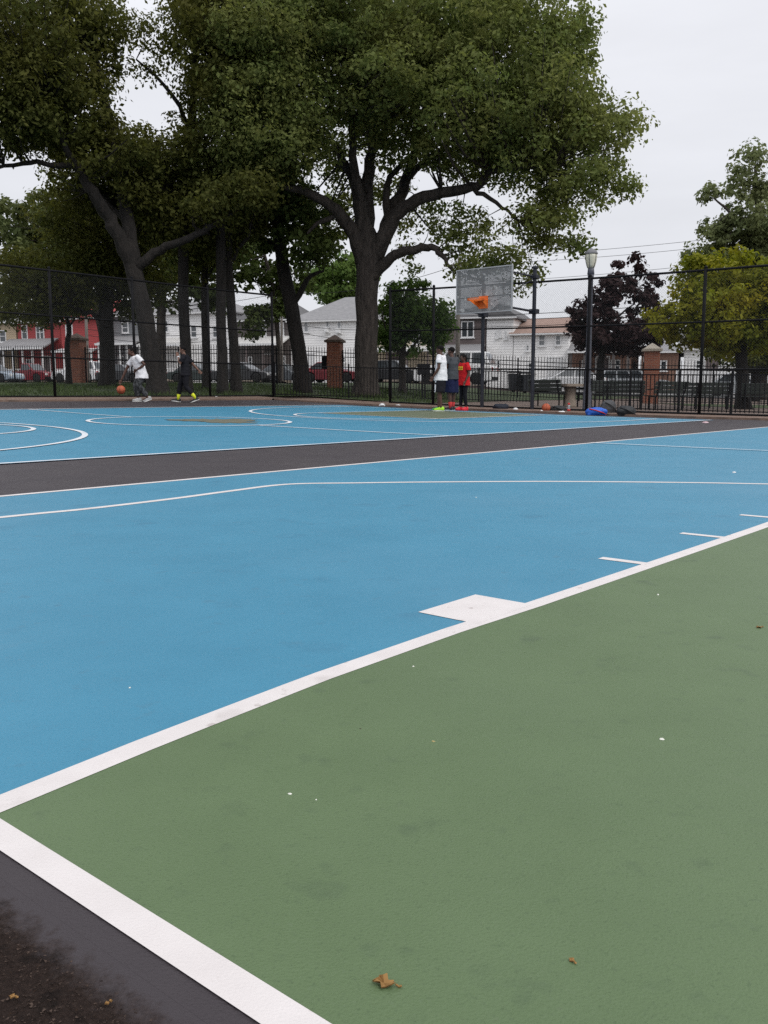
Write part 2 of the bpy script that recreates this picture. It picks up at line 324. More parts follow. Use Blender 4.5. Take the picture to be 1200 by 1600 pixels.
for i in range(len(tp) - 1):
    p0, p1, p2, p3 = [np.array(tp[min(max(i + k, 0), len(tp) - 1)]) for k in (-1, 0, 1, 2)]
    for k in range(6): w = k / 6; fine.append(.5 * (2 * p1 + (p2 - p0) * w + (2 * p0 - 5 * p1 + 4 * p2 - p3) * w * w + (3 * p1 - p0 - 3 * p2 + p3) * w ** 3))
P = []
for i, q in enumerate(fine):
    d = fine[min(i + 1, len(fine) - 1)] - fine[max(i - 1, 0)]; d /= np.linalg.norm(d); nn = np.array([-d[1], d[0]]) * .029
    for sg in (-1, 1): X, Y = uv(*(q + sg * nn)); P.append((X, Y, g(X, Y) + .0035))
near = MB(); near.add(P, [(2 * i, 2 * i + 1, 2 * i + 3, 2 * i + 2) for i in range(len(fine) - 1)]); struct(near.build('three_point_line', M['line'], smooth=True))
rect(far, 9.98, 10.03, -9, 5.035, O3)
rect(far, -1, 19.9, 7.09, 7.155, O3, 12); rect(far, B0, B1, 18.4, 18.49, O3, 12)
rect(far, B1 - .05, B1, 7.15, 18.44, O3)
rect(far, 9.92, 9.985, 7.155, FC - 1.75, O3); rect(far, 9.92, 9.985, FC + 1.75, 18.44, O3)
ring(far, 9.98, FC, 1.75, .075, 0, 360, O3, 96)
for c, s in ((2.4, 1), (17.6, -1)):
    ring(far, c, FC, 4.655, .075, -90 if s > 0 else 90, 90 if s > 0 else 270, O3)
    u0, u1 = (B0, c) if s > 0 else (c, B1)
    for sg in (-1, 1): rect(far, u0, u1, FC + sg * 4.655 - .04, FC + sg * 4.655 + .04, O3)
    f = 5.0 if s > 0 else 15.0
    ring(far, f, FC, 1.75, .07, -90 if s > 0 else 90, 90 if s > 0 else 270, O3)
    rect(far, f - .025, f + .025, FC - KW + .01, FC + KW - .01, O3)
    u0, u1 = (B0, f - .03) if s > 0 else (f + .03, B1)
    for sg in (-1, 1): rect(far, u0, u1, FC + sg * KW - .04, FC + sg * KW + .04, O3, 3)
struct(far.build('court_lines', M['line_old'], smooth=True))
kb = rect(rect(MB(), 20.9, 23.0, -12, 22.3, .045, 4), 2, 21.6, 22.4, 24.1, .05, 30)
kv = len(kb.v)
for (a, b_) in (((20.9, -12), (20.9, 22.3)), ((2, 22.4), (20.9, 22.4))):       # front faces of the kerb
    n = 60
    for i in range(n):
        p = [uv(a[0] + (b_[0] - a[0]) * t / n, a[1] + (b_[1] - a[1]) * t / n) for t in (i, i + 1)]
        kb.add([(p[0][0], p[0][1], g(*p[0])), (p[1][0], p[1][1], g(*p[1])), (p[1][0], p[1][1], g(*p[1]) + .05), (p[0][0], p[0][1], g(*p[0]) + .05)], [(0, 1, 2, 3)])
struct(kb.build('kerb', M['kerb']))
struct(grid_mesh(np.arange(23.0, 60.1, .5), np.arange(-30, 20.1, .5), .02, lambda u, v: True).build('park_path', M['paving'], smooth=True))
def lawn_ok(u, v):
    X, Y = uv(u, v)
    if Y > 47 + .05 * abs(X): return False
    return v > 24 or (u > 24 and v > 18.4) or (u > 33.5 and X > 11.5 and Y < 37)
struct(grid_mesh(np.arange(-10, 62.1, .5), np.arange(-12, 64.1, .5), .035, lawn_ok).build('lawn', M['soil'], smooth=True))
def blades():
    n = 90000; u = RNG.uniform(4, 44, n); v = RNG.uniform(17.5, 46, n)
    X = u * U[0] + v * V[0]; Y = u * U[1] + v * V[1]
    k = ((v > 24.05) | ((u > 24.2) & (v > 18.2))) & (Y < 40) & (X > -17) & (X < 3)
    bare = (np.sin(X * 1.7) + np.sin(Y * 2.3 + X)) > 1.25
    k &= ~bare | (RNG.random(n) < .15)
    X, Y = X[k], Y[k]; n = len(X); h = RNG.uniform(.05, .17, n) * (1 + .35 * np.sin(X * 2.1 + Y)); a = RNG.uniform(0, np.pi, n); w = RNG.uniform(.012, .022, n)
    Z = gz(X, Y) + .03; lx, ly = RNG.normal(0, .05, n), RNG.normal(0, .05, n); c, s = np.cos(a) * w, np.sin(a) * w
    vs = np.stack([np.stack([X - c, Y - s, Z], -1), np.stack([X + c, Y + s, Z], -1), np.stack([X + lx, Y + ly, Z + h], -1)], 1).reshape(-1, 3)
    return raw('grass', vs, 3, M['blade'])
def raw(name, vs, k, m, parent=None):
    n = len(vs) // k; me = bpy.data.meshes.new(name); me.vertices.add(len(vs)); me.vertices.foreach_set('co', np.asarray(vs, np.float32).ravel())
    me.loops.add(n * k); me.loops.foreach_set('vertex_index', np.arange(n * k, dtype=np.int32)); me.polygons.add(n)
    me.polygons.foreach_set('loop_start', np.arange(0, n * k, k, dtype=np.int32)); me.polygons.foreach_set('loop_total', np.full(n, k, np.int32)); me.update(calc_edges=True)
    return link(name, me, m, parent)
def grit():
    n = 5200; u = RNG.uniform(.3, .482, n) ; v = RNG.uniform(.35, 1.35, n); k = RNG.random(n) < np.clip((.478 - u) / .03, .02, 1); u, v = u[k], v[k]; n = len(u)
    X = u * U[0] + v * V[0]; Y = u * U[1] + v * V[1]; Z = gz(X, Y) + .0006; s = RNG.uniform(.0007, .0022, n) * (1 + (RNG.random(n) < .06) * .8)
    d = RNG.normal(size=(n, 4, 3)); d[:, :, 2] = np.abs(d[:, :, 2]) * .5; d /= np.linalg.norm(d, axis=2)[:, :, None]; p = np.stack([X, Y, Z], -1)[:, None, :] + d * s[:, None, None]
    vs = np.concatenate([p[:, [0, 1, 2]], p[:, [0, 1, 3]], p[:, [0, 2, 3]], p[:, [1, 2, 3]]], 1).reshape(-1, 3)
    return raw('gravel', vs, 3, mat('grit_stone', (.02, .014, .012), (.085, .06, .048), .9, 90, 3, hard=(.4, .6), spec=.15))
gr = grit(); gr['kind'] = 'stuff'; tag(gr, 'dark gritty stones on the rough brown asphalt in the bottom left corner', 'gravel')
go = blades(); go['kind'] = 'stuff'; tag(go, 'short green grass of the lawn behind the chain link fence', 'grass')

# street beyond the park, running away to the left
SD = np.array([.944, -.33]); SN = np.array([.33, .944])
def street_pt(s, d): return np.array([0, 66.0]) + SD * s + SN * d
def strip(name, d0, d1, off, m, s0=-110, s1=90):
    b = MB(); ss = np.arange(s0, s1 + .1, 2.0); ds = np.linspace(d0, d1, max(2, int((d1 - d0) / 1.5) + 1))
    for s in ss:
        for d in ds:
            p = street_pt(s, d); b.v.append((p[0], p[1], g(p[0], p[1]) + off))
    n = len(ds)
    for i in range(len(ss) - 1):
        for j in range(n - 1): a = i * n + j; b.f.append((a, a + n, a + n + 1, a + 1))
    return struct(b.build(name, m, smooth=True))
strip('street', -7, 5, .03, M['street']); strip('pavement', -10, -7, .14, M['pavement']); strip('pavement', 5, 11, .14, M['pavement'])

# ------------------------------------------------------------------ chain link fences
def chain_fence(label, P, Q, posts, H, name='chain_link_fence', hide_post=()):
    P = np.array(P); Q = np.array(Q); Ln = np.linalg.norm(Q - P); D = (Q - P) / Ln
    root = thing(name, label, 'fence', (P[0], P[1], g(*P)), 0)
    z0 = g(*P)
    def pt(s, h): p = P + D * s; return (p[0] - P[0], p[1] - P[1], g(*p) - z0 + h)
    for s in posts:
        b = MB(); b.tube([pt(s, -.1), pt(s, H * .5), pt(s, H + .03)], .042, 10); b.lathe([(.045, 0), (.045, .03), (.02, .06)], pt(s, H + .02), 10)
        b.build('post', M['black'], root, True)
    for h, r in ((.07, .025), (1.18, .024), (2.36, .024), (H - .03, .03)):
        n = int(Ln / .8); MB().tube([pt(Ln * i / n, h) for i in range(n + 1)], r, 8).build('rail', M['black'], root, True)
    w = MB(); pitch = .068; r = .0018; nrm = np.array([-D[1], D[0]])
    for sg in (1, -1):
        k = -H if sg > 0 else 0.0
        while k < (Ln if sg > 0 else Ln + H):
            if sg > 0: a, b = max(0, k), min(Ln, k + H); ha, hb = a - k, b - k
            else: a, b = max(0, k - H), min(Ln, k); ha, hb = k - a, k - b
            if b - a > .05:
                m_ = 4; rings = []
                for i in range(m_ + 1):
                    t = i / m_; s = a + (b - a) * t; h = .05 + (ha + (hb - ha) * t) * (H - .1) / H; p = pt(s, h); o = nrm * sg * .002
                    rings.append([(p[0] + o[0] + nrm[0] * r, p[1] + o[1] + nrm[1] * r, p[2]), (p[0] + o[0] - nrm[0] * r * .5, p[1] + o[1] - nrm[1] * r * .5, p[2] + r), (p[0] + o[0] - nrm[0] * r * .5, p[1] + o[1] - nrm[1] * r * .5, p[2] - r)])
                w.loft(rings)
            k += pitch
    w.build('wire_mesh', M['wire'], root)
    return root
FU, FV = 22.6, 23.95
chain_fence('tall black chain link fence in front of the lawn and leaning trees', uv(5.2, FV), uv(22.4, FV), [0, 2.9, 5.8, 8.6, 11.35, 14.3, 17.2], 3.66)
chain_fence('tall black chain link fence behind the basketball hoop and the bags', uv(FU, 18.6), uv(FU, .5), [0, 1.75, 7.05, 10.2, 13.2, 16.2, 18.1], 3.66)

# ------------------------------------------------------------------ low picket fences and the spiked iron fence
def picket_run(label, P, Q, H, gap, name, post_gap, spiked, hoop=False, group=None, ph=.03):
    P = np.array(P); Q = np.array(Q); Ln = np.linalg.norm(Q - P); D = (Q - P) / Ln; z0 = g(*P)
    root = thing(name, label, 'fence', (P[0], P[1], z0), 0, group); ang = math.atan2(D[1], D[0])
    def pt(s, h): p = P + D * s; return Vector((p[0] - P[0], p[1] - P[1], g(*p) - z0 + h))
    n = max(1, round(Ln / post_gap)); ps = [Ln * i / n for i in range(n + 1)]
    for s in ps:
        b = MB(); b.box(pt(s, H / 2 - .02), (.06, .06, H + .1), ang); b.lathe([(.04, 0), (.035, .03), (.012, .06)], pt(s, H + .03), 8); b.build('post', M['black'], root)
    hs = (.12, H - .22, H - .05) if spiked else (.1, H - .04)
    for h in hs:
        b = MB(); k = max(1, int(Ln / 1.0))
        b.loft([[pt(Ln * i / k, h + dz) + Vector((-D[1] * dy, D[0] * dy, 0)) for dy, dz in ((-.018, -.016), (.018, -.016), (.018, .016), (-.018, .016))] for i in range(k + 1)])
        b.build('rail', M['black'], root)
    for i in range(n):
        b = MB(); m_ = max(2, round((ps[i + 1] - ps[i]) / gap))
        for j in range(1, m_):
            s = ps[i] + (ps[i + 1] - ps[i]) * j / m_; top = H + (.12 if spiked else -.02)
            a, c = pt(s, .06), pt(s, top)
            w = .011; o = Vector((D[0] * w, D[1] * w, 0)); q = Vector((-D[1] * w, D[0] * w, 0))
            if spiked: tip = pt(s, top + .09); b.loft([[p - o - q, p + o - q, p + o + q, p - o + q] for p in (a, c)] + [[tip] * 4], False)
            else: b.loft([[p - o - q, p + o - q, p + o + q, p - o + q] for p in (a, c)])
        b.build('picket_panel', M['black'], root)
    return root
lowg = 'low black picket fences'
picket_run('low black picket fence running past the big oak trunk', (xat(428, 32.6), 32.9), (xat(660, 33), 33), 1.2, .115, 'picket_fence', 2.3, False)
picket_run('low black picket fence behind the standing trio and the hoop', (xat(664, 33), 33), (xat(832, 33), 33), 1.2, .115, 'picket_fence', 2.0, False)
picket_run('low black picket fence in front of the dark benches on the right', uv(24.7, 12.7), uv(24.7, 1.0), 1.12, .125, 'picket_fence', 1.5, False)
def iron_pt(px): X_ = (px - 600) / 1397.0; Y = (43 - .225 * 16) / (1 + .225 * X_); return np.array([X_ * Y, Y])
pill = [124, 524, 1016]
ends = [(-60, 112, 'spiked black iron fence left of the brick pillar near the red house'), (136, 512, 'spiked black iron fence spanning between the two dark capped brick pillars'), (536, 1004, 'spiked black iron fence spanning from the oak to the pale capped pillar'), (1028, 1290, 'spiked black iron fence right of the pale capped brick pillar')]
for a, b, lab in ends: picket_run(lab, iron_pt(a), iron_pt(b), 1.62, .125, 'iron_fence', 2.5, True)
def pillar(px, label, capm, up=0.0):
    p = iron_pt(px); t = thing('brick_pillar', label, 'pillar', (p[0], p[1], g(*p) + up), -.22)
    MB().box((0, 0, .98 - up / 2), (.6, .6, 2.06 + up)).build('shaft', M['brick'], t, bevel=.01)
    c = MB(); c.box((0, 0, 2.06), (.78, .78, .1)); c.add([(-.36, -.36, 2.112), (.36, -.36, 2.112), (.36, .36, 2.112), (-.36, .36, 2.112), (0, 0, 2.36)], [(0, 1, 4), (1, 2, 4), (2, 3, 4), (3, 0, 4), (3, 2, 1, 0)]); c.build('cap', capm, t)
pillar(124, 'brick pillar with dark pointed cap in front of the red house', M['cap'])
pillar(524, 'brick pillar with dark pointed cap in front of the white hip roofed house', M['cap'])
pillar(1016, 'orange brick pillar with pale pointed cap beside the copper tree', M['cap_pale'], .12)

# ------------------------------------------------------------------ trees
LEAFM = {}
def leafmat(name, a, b, tr=.3): LEAFM[name] = mat(name, a, b, .75, .55, 4, island=.24, transl=tr, spec=.12); return LEAFM[name]
leafmat('oak_leaves', (.108, .147, .046), (.195, .207, .066), .42); leafmat('dark_oak_leaves', (.056, .07, .019), (.118, .117, .03), .4)
leafmat('mid_leaves', (.05, .075, .022), (.085, .11, .03)); leafmat('lime_leaves', (.14, .18, .022), (.27, .235, .026), .35)
leafmat('copper_leaves', (.03, .018, .02), (.055, .032, .03), .2); leafmat('green_leaves', (.075, .135, .035), (.14, .2, .055), .4); leafmat('grey_leaves', (.12, .15, .065), (.19, .21, .095), .35)
leafmat('far_leaves', (.08, .105, .04), (.135, .15, .055))
TREES = {}
def tree(name, label, limbs, ells, leaf, n, size, bark, group=None, clump=(.45, .9), per=70, twigs=.5, seed=1):
    rg = np.random.default_rng(seed)
    base = limbs[0][0]; P0 = at(base[0], base[1], base[2]); P0.z = g(P0.x, P0.y)
    t = thing(name, label, 'tree', P0, 0, group)
    b = MB(); nodes = []
    for li, L_ in enumerate(limbs):
        pts = [at(x, y, Y) - P0 for x, y, Y, r in L_]; rs = [q[3] for q in L_]
        if li == 0: pts[0] = Vector((pts[0].x, pts[0].y, -.15))
        # refine with a smooth curve
        fp, fr = [], []
        for i in range(len(pts) - 1):
            p0, p1, p2, p3 = pts[max(i - 1, 0)], pts[i], pts[i + 1], pts[min(i + 2, len(pts) - 1)]
            for k in range(4):
                s = k / 4; fp.append(.5 * ((2 * p1) + (p2 - p0) * s + (2 * p0 - 5 * p1 + 4 * p2 - p3) * s * s + (3 * p1 - p0 - 3 * p2 + p3) * s ** 3)); fr.append(rs[i] * (1 - s) + rs[i + 1] * s)
        fp.append(pts[-1]); fr.append(rs[-1])
        if li == 0:
            for i, q in enumerate(fp):
                if q.z < .8: fr[i] *= 1 + .45 * (1 - max(0, q.z) / .8) ** 2
        else: fp = [q + Vector(rg.normal(0, .035, 3)) for q in fp]
        b.tube(fp, fr, 14 if li == 0 else 8, wob=.06 if li == 0 else .03)
        nodes += [(q, r) for q, r in zip(fp, fr)][(len(fp) // 2 if li == 0 else 2):]
    # leaf clumps
    cs = []; wts = np.array([e[3] * e[4] * e[2] ** 2 * (e[6] if len(e) > 6 else 1) for e in ells], float); wts /= wts.sum()
    ncl = max(4, n // per)
    for e, w in zip(ells, wts):
        k = max(2, int(round(ncl * w))); c = at(e[0], e[1], e[2]) - P0; s = e[2] / 1397.0
        d = rg.normal(size=(k, 3)); d /= np.linalg.norm(d, axis=1)[:, None]; d *= (rg.random(k) ** .42)[:, None]
        cs.append(np.array(c) + d * np.array([e[3] * s, e[5], e[4] * s]))
    C = np.concatenate(cs)
    NP = np.array([q for q, r in nodes]); NR = np.array([r for q, r in nodes])
    if twigs and len(NP):
        order = rg.permutation(len(C))[: int(len(C) * twigs)]
        for ci in order:
            dd = np.linalg.norm(NP - C[ci], axis=1); j = int(np.argmin(dd + (NR > .3) * .6))
            if dd[j] > 4.5: continue
            a = Vector(NP[j]); e = Vector(C[ci]); m_ = a.lerp(e, .5) + Vector(rg.normal(0, .12, 3)) + Vector((0, 0, -.06 * dd[j]))
            r0 = min(NR[j] * .55, .018 + .012 * dd[j])
            b.tube([a, m_, e], [r0, r0 * .6, .008], 4, cap=False)
    b.build('trunk', bark, t, True)
    k = per; nl = len(C) * k
    R = rg.uniform(clump[0], clump[1], len(C))
    off = rg.normal(size=(len(C), k, 3)); off /= np.maximum(np.linalg.norm(off, axis=2)[:, :, None], 1e-6); off *= (rg.random((len(C), k)) ** .5)[:, :, None]
    off *= R[:, None, None] * np.array([1.0, 1.0, .62])
    pos = (C[:, None, :] + off).reshape(-1, 3)
    oo = off.reshape(-1, 3) / np.repeat(R, k)[:, None]; nrm = rg.normal(size=(nl, 3)) * .42 + np.array([0, 0, .4]) + oo * 1.1; nrm /= np.linalg.norm(nrm, axis=1)[:, None]
    ax = rg.normal(size=(nl, 3)); ax -= nrm * (ax * nrm).sum(1)[:, None]; ax /= np.linalg.norm(ax, axis=1)[:, None]; ay = np.cross(nrm, ax)
    sz = size * rg.uniform(.5, 1.4, nl)[:, None]
    bend = nrm * sz * .18
    vs = np.stack([pos - ax * sz * .5, pos - ay * sz * .27 - bend * .4 + ax * sz * .05, pos + ax * sz * .5 - bend, pos + ay * sz * .3 - bend * .2 + ax * sz * .08], 1).reshape(-1, 3)
    raw('crown', vs, 4, LEAFM[leaf], t)
    return t
BK, BD = M['bark'], M['bark_dark']
# the big oak
tree('oak_tree', 'huge spreading oak with thick forked trunk just left of the hoop',
     [[(572, 622, 35, .46), (572, 560, 35, .45), (573, 500, 35, .43), (574, 440, 35, .44), (575, 400, 35, .47), (576, 372, 35, .4), (575, 352, 35, .15)],
      [(570, 410, 35, .36), (546, 352, 34.6, .26), (516, 320, 34.2, .2), (480, 301, 34, .15), (440, 288, 33.6, .09)],
      [(530, 338, 34.4, .12), (502, 345, 34.4, .09), (482, 364, 34.4, .05)],
      [(568, 400, 35, .38), (567, 335, 35, .32), (556, 285, 35.3, .25), (535, 252, 35.5, .17), (520, 222, 35.8, .1)],
      [(567, 335, 35, .2), (552, 262, 34.6, .16), (550, 200, 34.4, .12), (543, 120, 34, .07)],
      [(575, 395, 35, .36), (573, 320, 35.4, .28), (578, 250, 35.8, .2), (585, 180, 36, .15), (592, 90, 36, .08)],
      [(582, 405, 35, .36), (610, 348, 34.8, .28), (640, 318, 34.5, .24), (690, 302, 34, .2), (738, 294, 33.6, .17), (766, 270, 33.4, .13), (805, 262, 33, .1), (852, 266, 32.8, .05)],
      [(595, 375, 35, .3), (618, 322, 35.6, .24), (638, 272, 36.2, .2), (652, 220, 36.6, .15), (672, 140, 37, .08)],
      [(606, 345, 35, .16), (604, 292, 35.3, .13), (622, 262, 35.8, .1), (652, 240, 36.2, .05)],
      [(636, 280, 36, .14), (680, 240, 36, .1), (730, 210, 35.6, .07), (800, 170, 35, .04)],
      [(580, 436, 34.9, .24), (610, 402, 34.4, .19), (640, 393, 34, .17), (676, 388, 33.6, .13), (692, 402, 33.4, .09), (706, 424, 33.2, .05)],
      [(740, 294, 33.6, .1), (775, 315, 33.4, .07), (810, 345, 33.2, .04)]],
     [(640, 30, 35, 150, 110, 5.5), (760, 60, 35, 120, 110, 5), (855, 78, 34.5, 72, 62, 3.2), (905, 66, 34.5, 32, 44, 1.5), (780, 10, 35, 60, 40, 2.5), (800, 150, 34, 120, 90, 4.5), (900, 185, 34, 55, 42, 2.4), (968, 196, 34, 34, 30, 1.4), (890, 240, 33.5, 90, 48, 3), (955, 292, 33.5, 38, 30, 1.4), (880, 296, 33, 72, 40, 2.4),
      (700, 190, 34, 120, 80, 5), (620, 155, 34, 110, 70, 5), (560, 120, 35, 90, 110, 5), (530, 30, 35, 90, 90, 4), (560, 200, 37.5, 60, 26, 2, .4), (710, 245, 33.5, 75, 26, 2.4, .8), (790, 240, 33, 90, 45, 3), (850, 345, 33, 58, 46, 2.2, .75), (885, 378, 33, 34, 28, 1.2, .7), (770, 385, 33, 75, 34, 2, .6), (715, 360, 34.5, 50, 34, 2, .55), (660, 345, 37.5, 48, 30, 1.5, .45), (800, 430, 33, 40, 28, 1.2, .55), (740, 415, 33, 46, 22, 1.2, .6), (640, 405, 37, 30, 22, 1.2, .45), (500, 345, 36, 52, 42, 1.5, .6), (545, 310, 37.5, 36, 40, 1.4, .4), (600, 290, 38, 50, 30, 1.6, .45), (515, 255, 36.5, 40, 32, 1.6, .6), (840, 195, 34, 100, 70, 4), (640, 85, 32.5, 120, 85, 3)],
     'oak_leaves', 143260, 0.164, BK, per=60, clump=(.42, .85), twigs=.35, seed=5)
# leaning trees of the left group
wood = 'trees of the dark grove behind the left fence'
tree('oak_tree', 'dark leaning oak with wide low limbs behind the dribbling player',
     [[(248, 622, 31, .34), (236, 550, 31, .31), (223, 480, 31, .29), (208, 418, 31, .29), (203, 390, 31, .3), (201, 372, 31, .12)],
      [(208, 420, 31, .25), (178, 355, 30.6, .24), (150, 310, 30.2, .2), (124, 268, 30, .16), (100, 225, 29.6, .1), (70, 150, 29.4, .06)],
      [(210, 410, 31, .26), (198, 340, 31.2, .22), (188, 280, 31.4, .17), (172, 190, 31.6, .13), (150, 90, 31.6, .07)],
      [(214, 420, 31, .2), (250, 388, 30.9, .15), (296, 372, 30.8, .12), (338, 348, 30.8, .09), (375, 318, 30.8, .06), (402, 284, 30.8, .03)],
      [(115, 260, 29.8, .1), (60, 255, 29.4, .08), (10, 258, 29.2, .06), (-40, 262, 29, .04)],
      [(200, 345, 31.2, .14), (170, 320, 31.6, .1), (140, 300, 32, .05)]],
     [(60, 55, 30, 105, 90, 3.8), (10, 150, 29.5, 90, 75, 3), (95, 150, 30.5, 75, 66, 3.2), (60, 205, 29.6, 75, 34, 2.4), (150, 25, 31.5, 50, 42, 2.6), (165, 230, 32.6, 75, 34, 2.3), (225, 240, 31, 42, 30, 1.8), (170, 290, 34.2, 90, 45, 2.2), (260, 295, 34, 70, 40, 2.2), (330, 310, 33.6, 60, 42, 2), (250, 345, 34.6, 90, 34, 2, .7), (340, 318, 30.7, 50, 26, 1.2, .9), (390, 300, 30.8, 40, 26, 1.2), (215, 300, 31.2, 36, 22, 1, .8), (150, 262, 30.3, 46, 16, 1, .9), (5, 225, 29, 26, 12, .8, .6)],
     'dark_oak_leaves', 82650, 0.152, BD, wood, per=60, twigs=.35, seed=21)
tree('oak_tree', 'dark straight trunk directly right of the left brick pillar',
     [[(168, 600, 37, .3), (166, 500, 37, .29), (170, 410, 37, .3), (176, 330, 37, .22)], [(168, 505, 37, .14), (140, 490, 36.6, .1), (112, 478, 36.4, .05)], [(170, 430, 37, .14), (205, 380, 36.5, .1), (240, 340, 36, .05)]],
     [(170, 350, 37, 110, 55, 3.5), (130, 420, 36.5, 75, 40, 2.4), (190, 430, 37.5, 85, 42, 2.5), (200, 480, 38, 30, 22, 1.5, .6), (80, 470, 36.5, 50, 24, 1.6, .7), (30, 440, 36.5, 50, 50, 2, .7), (20, 495, 36.5, 46, 14, 1.2, .6)],
     'dark_oak_leaves', 34437, 0.152, BD, wood, per=60, seed=22)
tree('oak_tree', 'tall slim dark trunk directly behind the walking player',
     [[(292, 612, 33.5, .21), (288, 500, 33.5, .2), (286, 400, 33.5, .19), (291, 300, 33.5, .18), (300, 190, 33.5, .15), (307, 60, 33.5, .1)], [(300, 200, 33.5, .1), (255, 130, 33.2, .06), (215, 95, 33, .03)], [(300, 150, 33.5, .09), (340, 90, 33, .06), (380, 40, 32.6, .04)]],
     [(340, 30, 33, 72, 80, 3.3), (300, 15, 34, 36, 50, 2.2, .8), (300, 245, 33.5, 55, 50, 2.4), (345, 130, 33, 60, 80, 3), (290, 185, 33.5, 16, 40, 1.2, .4), (235, 105, 33, 34, 24, 1, .12), (235, 75, 33.4, 46, 36, 1.2, .22), (290, 345, 33.5, 60, 50, 2.2, .8)],
     'dark_oak_leaves', 37192, 0.152, BD, wood, per=60, seed=23)
tree('oak_tree', 'thin dark sapling trunk second right of the walking player',
     [[(323, 610, 36, .15), (320, 500, 36, .14), (321, 400, 36, .12), (325, 300, 36, .08)], [(320, 440, 36, .06), (345, 400, 35.6, .04)]],
     [(325, 330, 36, 40, 60, 1.8), (310, 410, 36, 34, 30, 1.4, .7)], 'dark_oak_leaves', 8265, 0.152, BD, wood, per=60, seed=24)
tree('oak_tree', 'tall dark trunk in the close pair, upright one on the left',
     [[(348, 612, 33, .19), (346, 520, 33, .18), (345, 420, 33, .18), (346, 330, 33, .16), (352, 250, 33, .12), (365, 120, 33, .08)], [(350, 270, 33, .1), (400, 220, 32.6, .07), (440, 170, 32.4, .04)]],
     [(420, 90, 32.5, 90, 90, 3.5), (460, 30, 33, 70, 70, 3), (400, 190, 32.5, 80, 60, 3), (455, 165, 32.5, 60, 60, 2.6), (430, 240, 32.4, 75, 42, 2.4), (490, 215, 32.6, 34, 36, 1.6), (360, 275, 33, 60, 45, 2.2)],
     'oak_leaves', 52345, 0.152, BD, wood, per=60, twigs=.35, seed=25)
tree('oak_tree', 'tall dark trunk in the close pair, slightly bent one on the right',
     [[(370, 612, 34, .2), (365, 530, 34, .18), (359, 450, 34, .17), (356, 380, 34, .16), (362, 300, 34, .1)], [(358, 410, 34, .09), (385, 370, 34, .06), (400, 330, 34, .03)]],
     [(375, 320, 34.5, 55, 45, 2.2), (400, 275, 34.5, 60, 40, 2), (345, 380, 34.5, 34, 34, 1.4, .5)], 'dark_oak_leaves', 17907, 0.152, BD, wood, per=60, seed=26)
tree('oak_tree', 'thick leaning trunk left of the middle brick pillar',
     [[(474, 612, 36, .32), (466, 540, 36, .29), (453, 470, 36, .29), (440, 400, 36, .25), (430, 320, 36, .18), (425, 250, 36, .1)], [(456, 480, 36, .14), (482, 438, 35.6, .1), (505, 420, 35.4, .05)], [(438, 390, 36, .12), (405, 370, 36.4, .08), (375, 350, 36.6, .04)], [(434, 340, 36, .1), (470, 310, 36.5, .06), (500, 300, 36.5, .03)]],
     [(430, 290, 36, 60, 50, 2.4), (455, 335, 36.5, 50, 34, 2, .45), (395, 350, 36.5, 50, 40, 2, .6), (490, 395, 35.5, 42, 26, 1.6, .4), (470, 375, 36, 40, 24, 1.4, .35)],
     'mid_leaves', 7500, .24, BD, wood, per=60, seed=27)
tree('young_tree', 'thin dark young tree in front of the red house beside the pillar',
     [[(108, 598, 40.5, .13), (105, 545, 40.5, .12), (108, 512, 40.5, .1), (98, 480, 40.5, .06)], [(107, 515, 40.5, .06), (118, 495, 40.3, .04), (125, 480, 40.2, .02)]],
     [(95, 475, 40.5, 40, 26, 1.6), (60, 490, 40.5, 30, 18, 1.4, .7), (120, 470, 40.5, 26, 20, 1.2)], 'dark_oak_leaves', 6061, 0.152, BD, per=50, seed=28)
# background and right hand trees
tree('maple_tree', 'pale green leafy tree far behind the left grove below the sky gap',
     [[(163, 598, 52, .25), (160, 520, 52, .22), (135, 440, 52, .18), (95, 360, 52, .1)]],
     [(80, 360, 52, 80, 70, 4), (40, 400, 52, 60, 60, 3.4), (120, 300, 52, 42, 42, 2.4, .7), (100, 430, 52, 90, 50, 3.6), (20, 450, 51, 60, 46, 3), (140, 360, 52, 60, 70, 3)],
     'far_leaves', 15000, .34, BK, per=60, clump=(.5, 1.0), seed=31)
tree('maple_tree', 'mid green tree filling the gap between the grove trunks',
     [[(250, 600, 50, .3), (252, 520, 50, .26), (255, 420, 50, .2), (260, 340, 50, .1)]],
     [(255, 400, 50, 90, 60, 3.4), (330, 420, 50, 70, 60, 3), (210, 450, 50, 60, 34, 2.4), (310, 470, 50, 50, 24, 2), (255, 335, 51, 100, 40, 3), (345, 350, 51, 60, 50, 3)],
     'mid_leaves', 11500, .32, BK, per=60, clump=(.5, 1.0), seed=32)
tree('maple_tree', 'loose green tree behind the close pair of trunks with sky showing through',
     [[(436, 598, 48, .13), (434, 520, 48, .12), (424, 440, 48, .1), (405, 370, 48, .06)], [(428, 470, 48, .08), (440, 440, 48, .06), (470, 420, 48, .03)]],
     [(405, 410, 48, 46, 50, 2.4, .7), (450, 440, 48, 44, 30, 2, .7), (420, 480, 48, 40, 20, 1.6, .9), (400, 500, 48, 24, 28, 1.2, .8), (500, 370, 48, 50, 34, 2, .45), (470, 330, 49, 60, 30, 2.2, .4)],
     'mid_leaves', 6200, .28, BK, per=50, clump=(.35, .8), seed=33)
tree('maple_tree', 'mid green tree behind the white house roof left of the oak trunk',
     [[(530, 598, 98, .4), (530, 520, 98, .36), (525, 460, 98, .2)]],
     [(525, 440, 98, 50, 32, 5), (500, 430, 98, 34, 24, 3.6), (556, 425, 98, 36, 36, 4), (545, 465, 98, 34, 20, 3.6)],
     'green_leaves', 6500, .5, BK, per=60, clump=(.8, 1.5), seed=34)
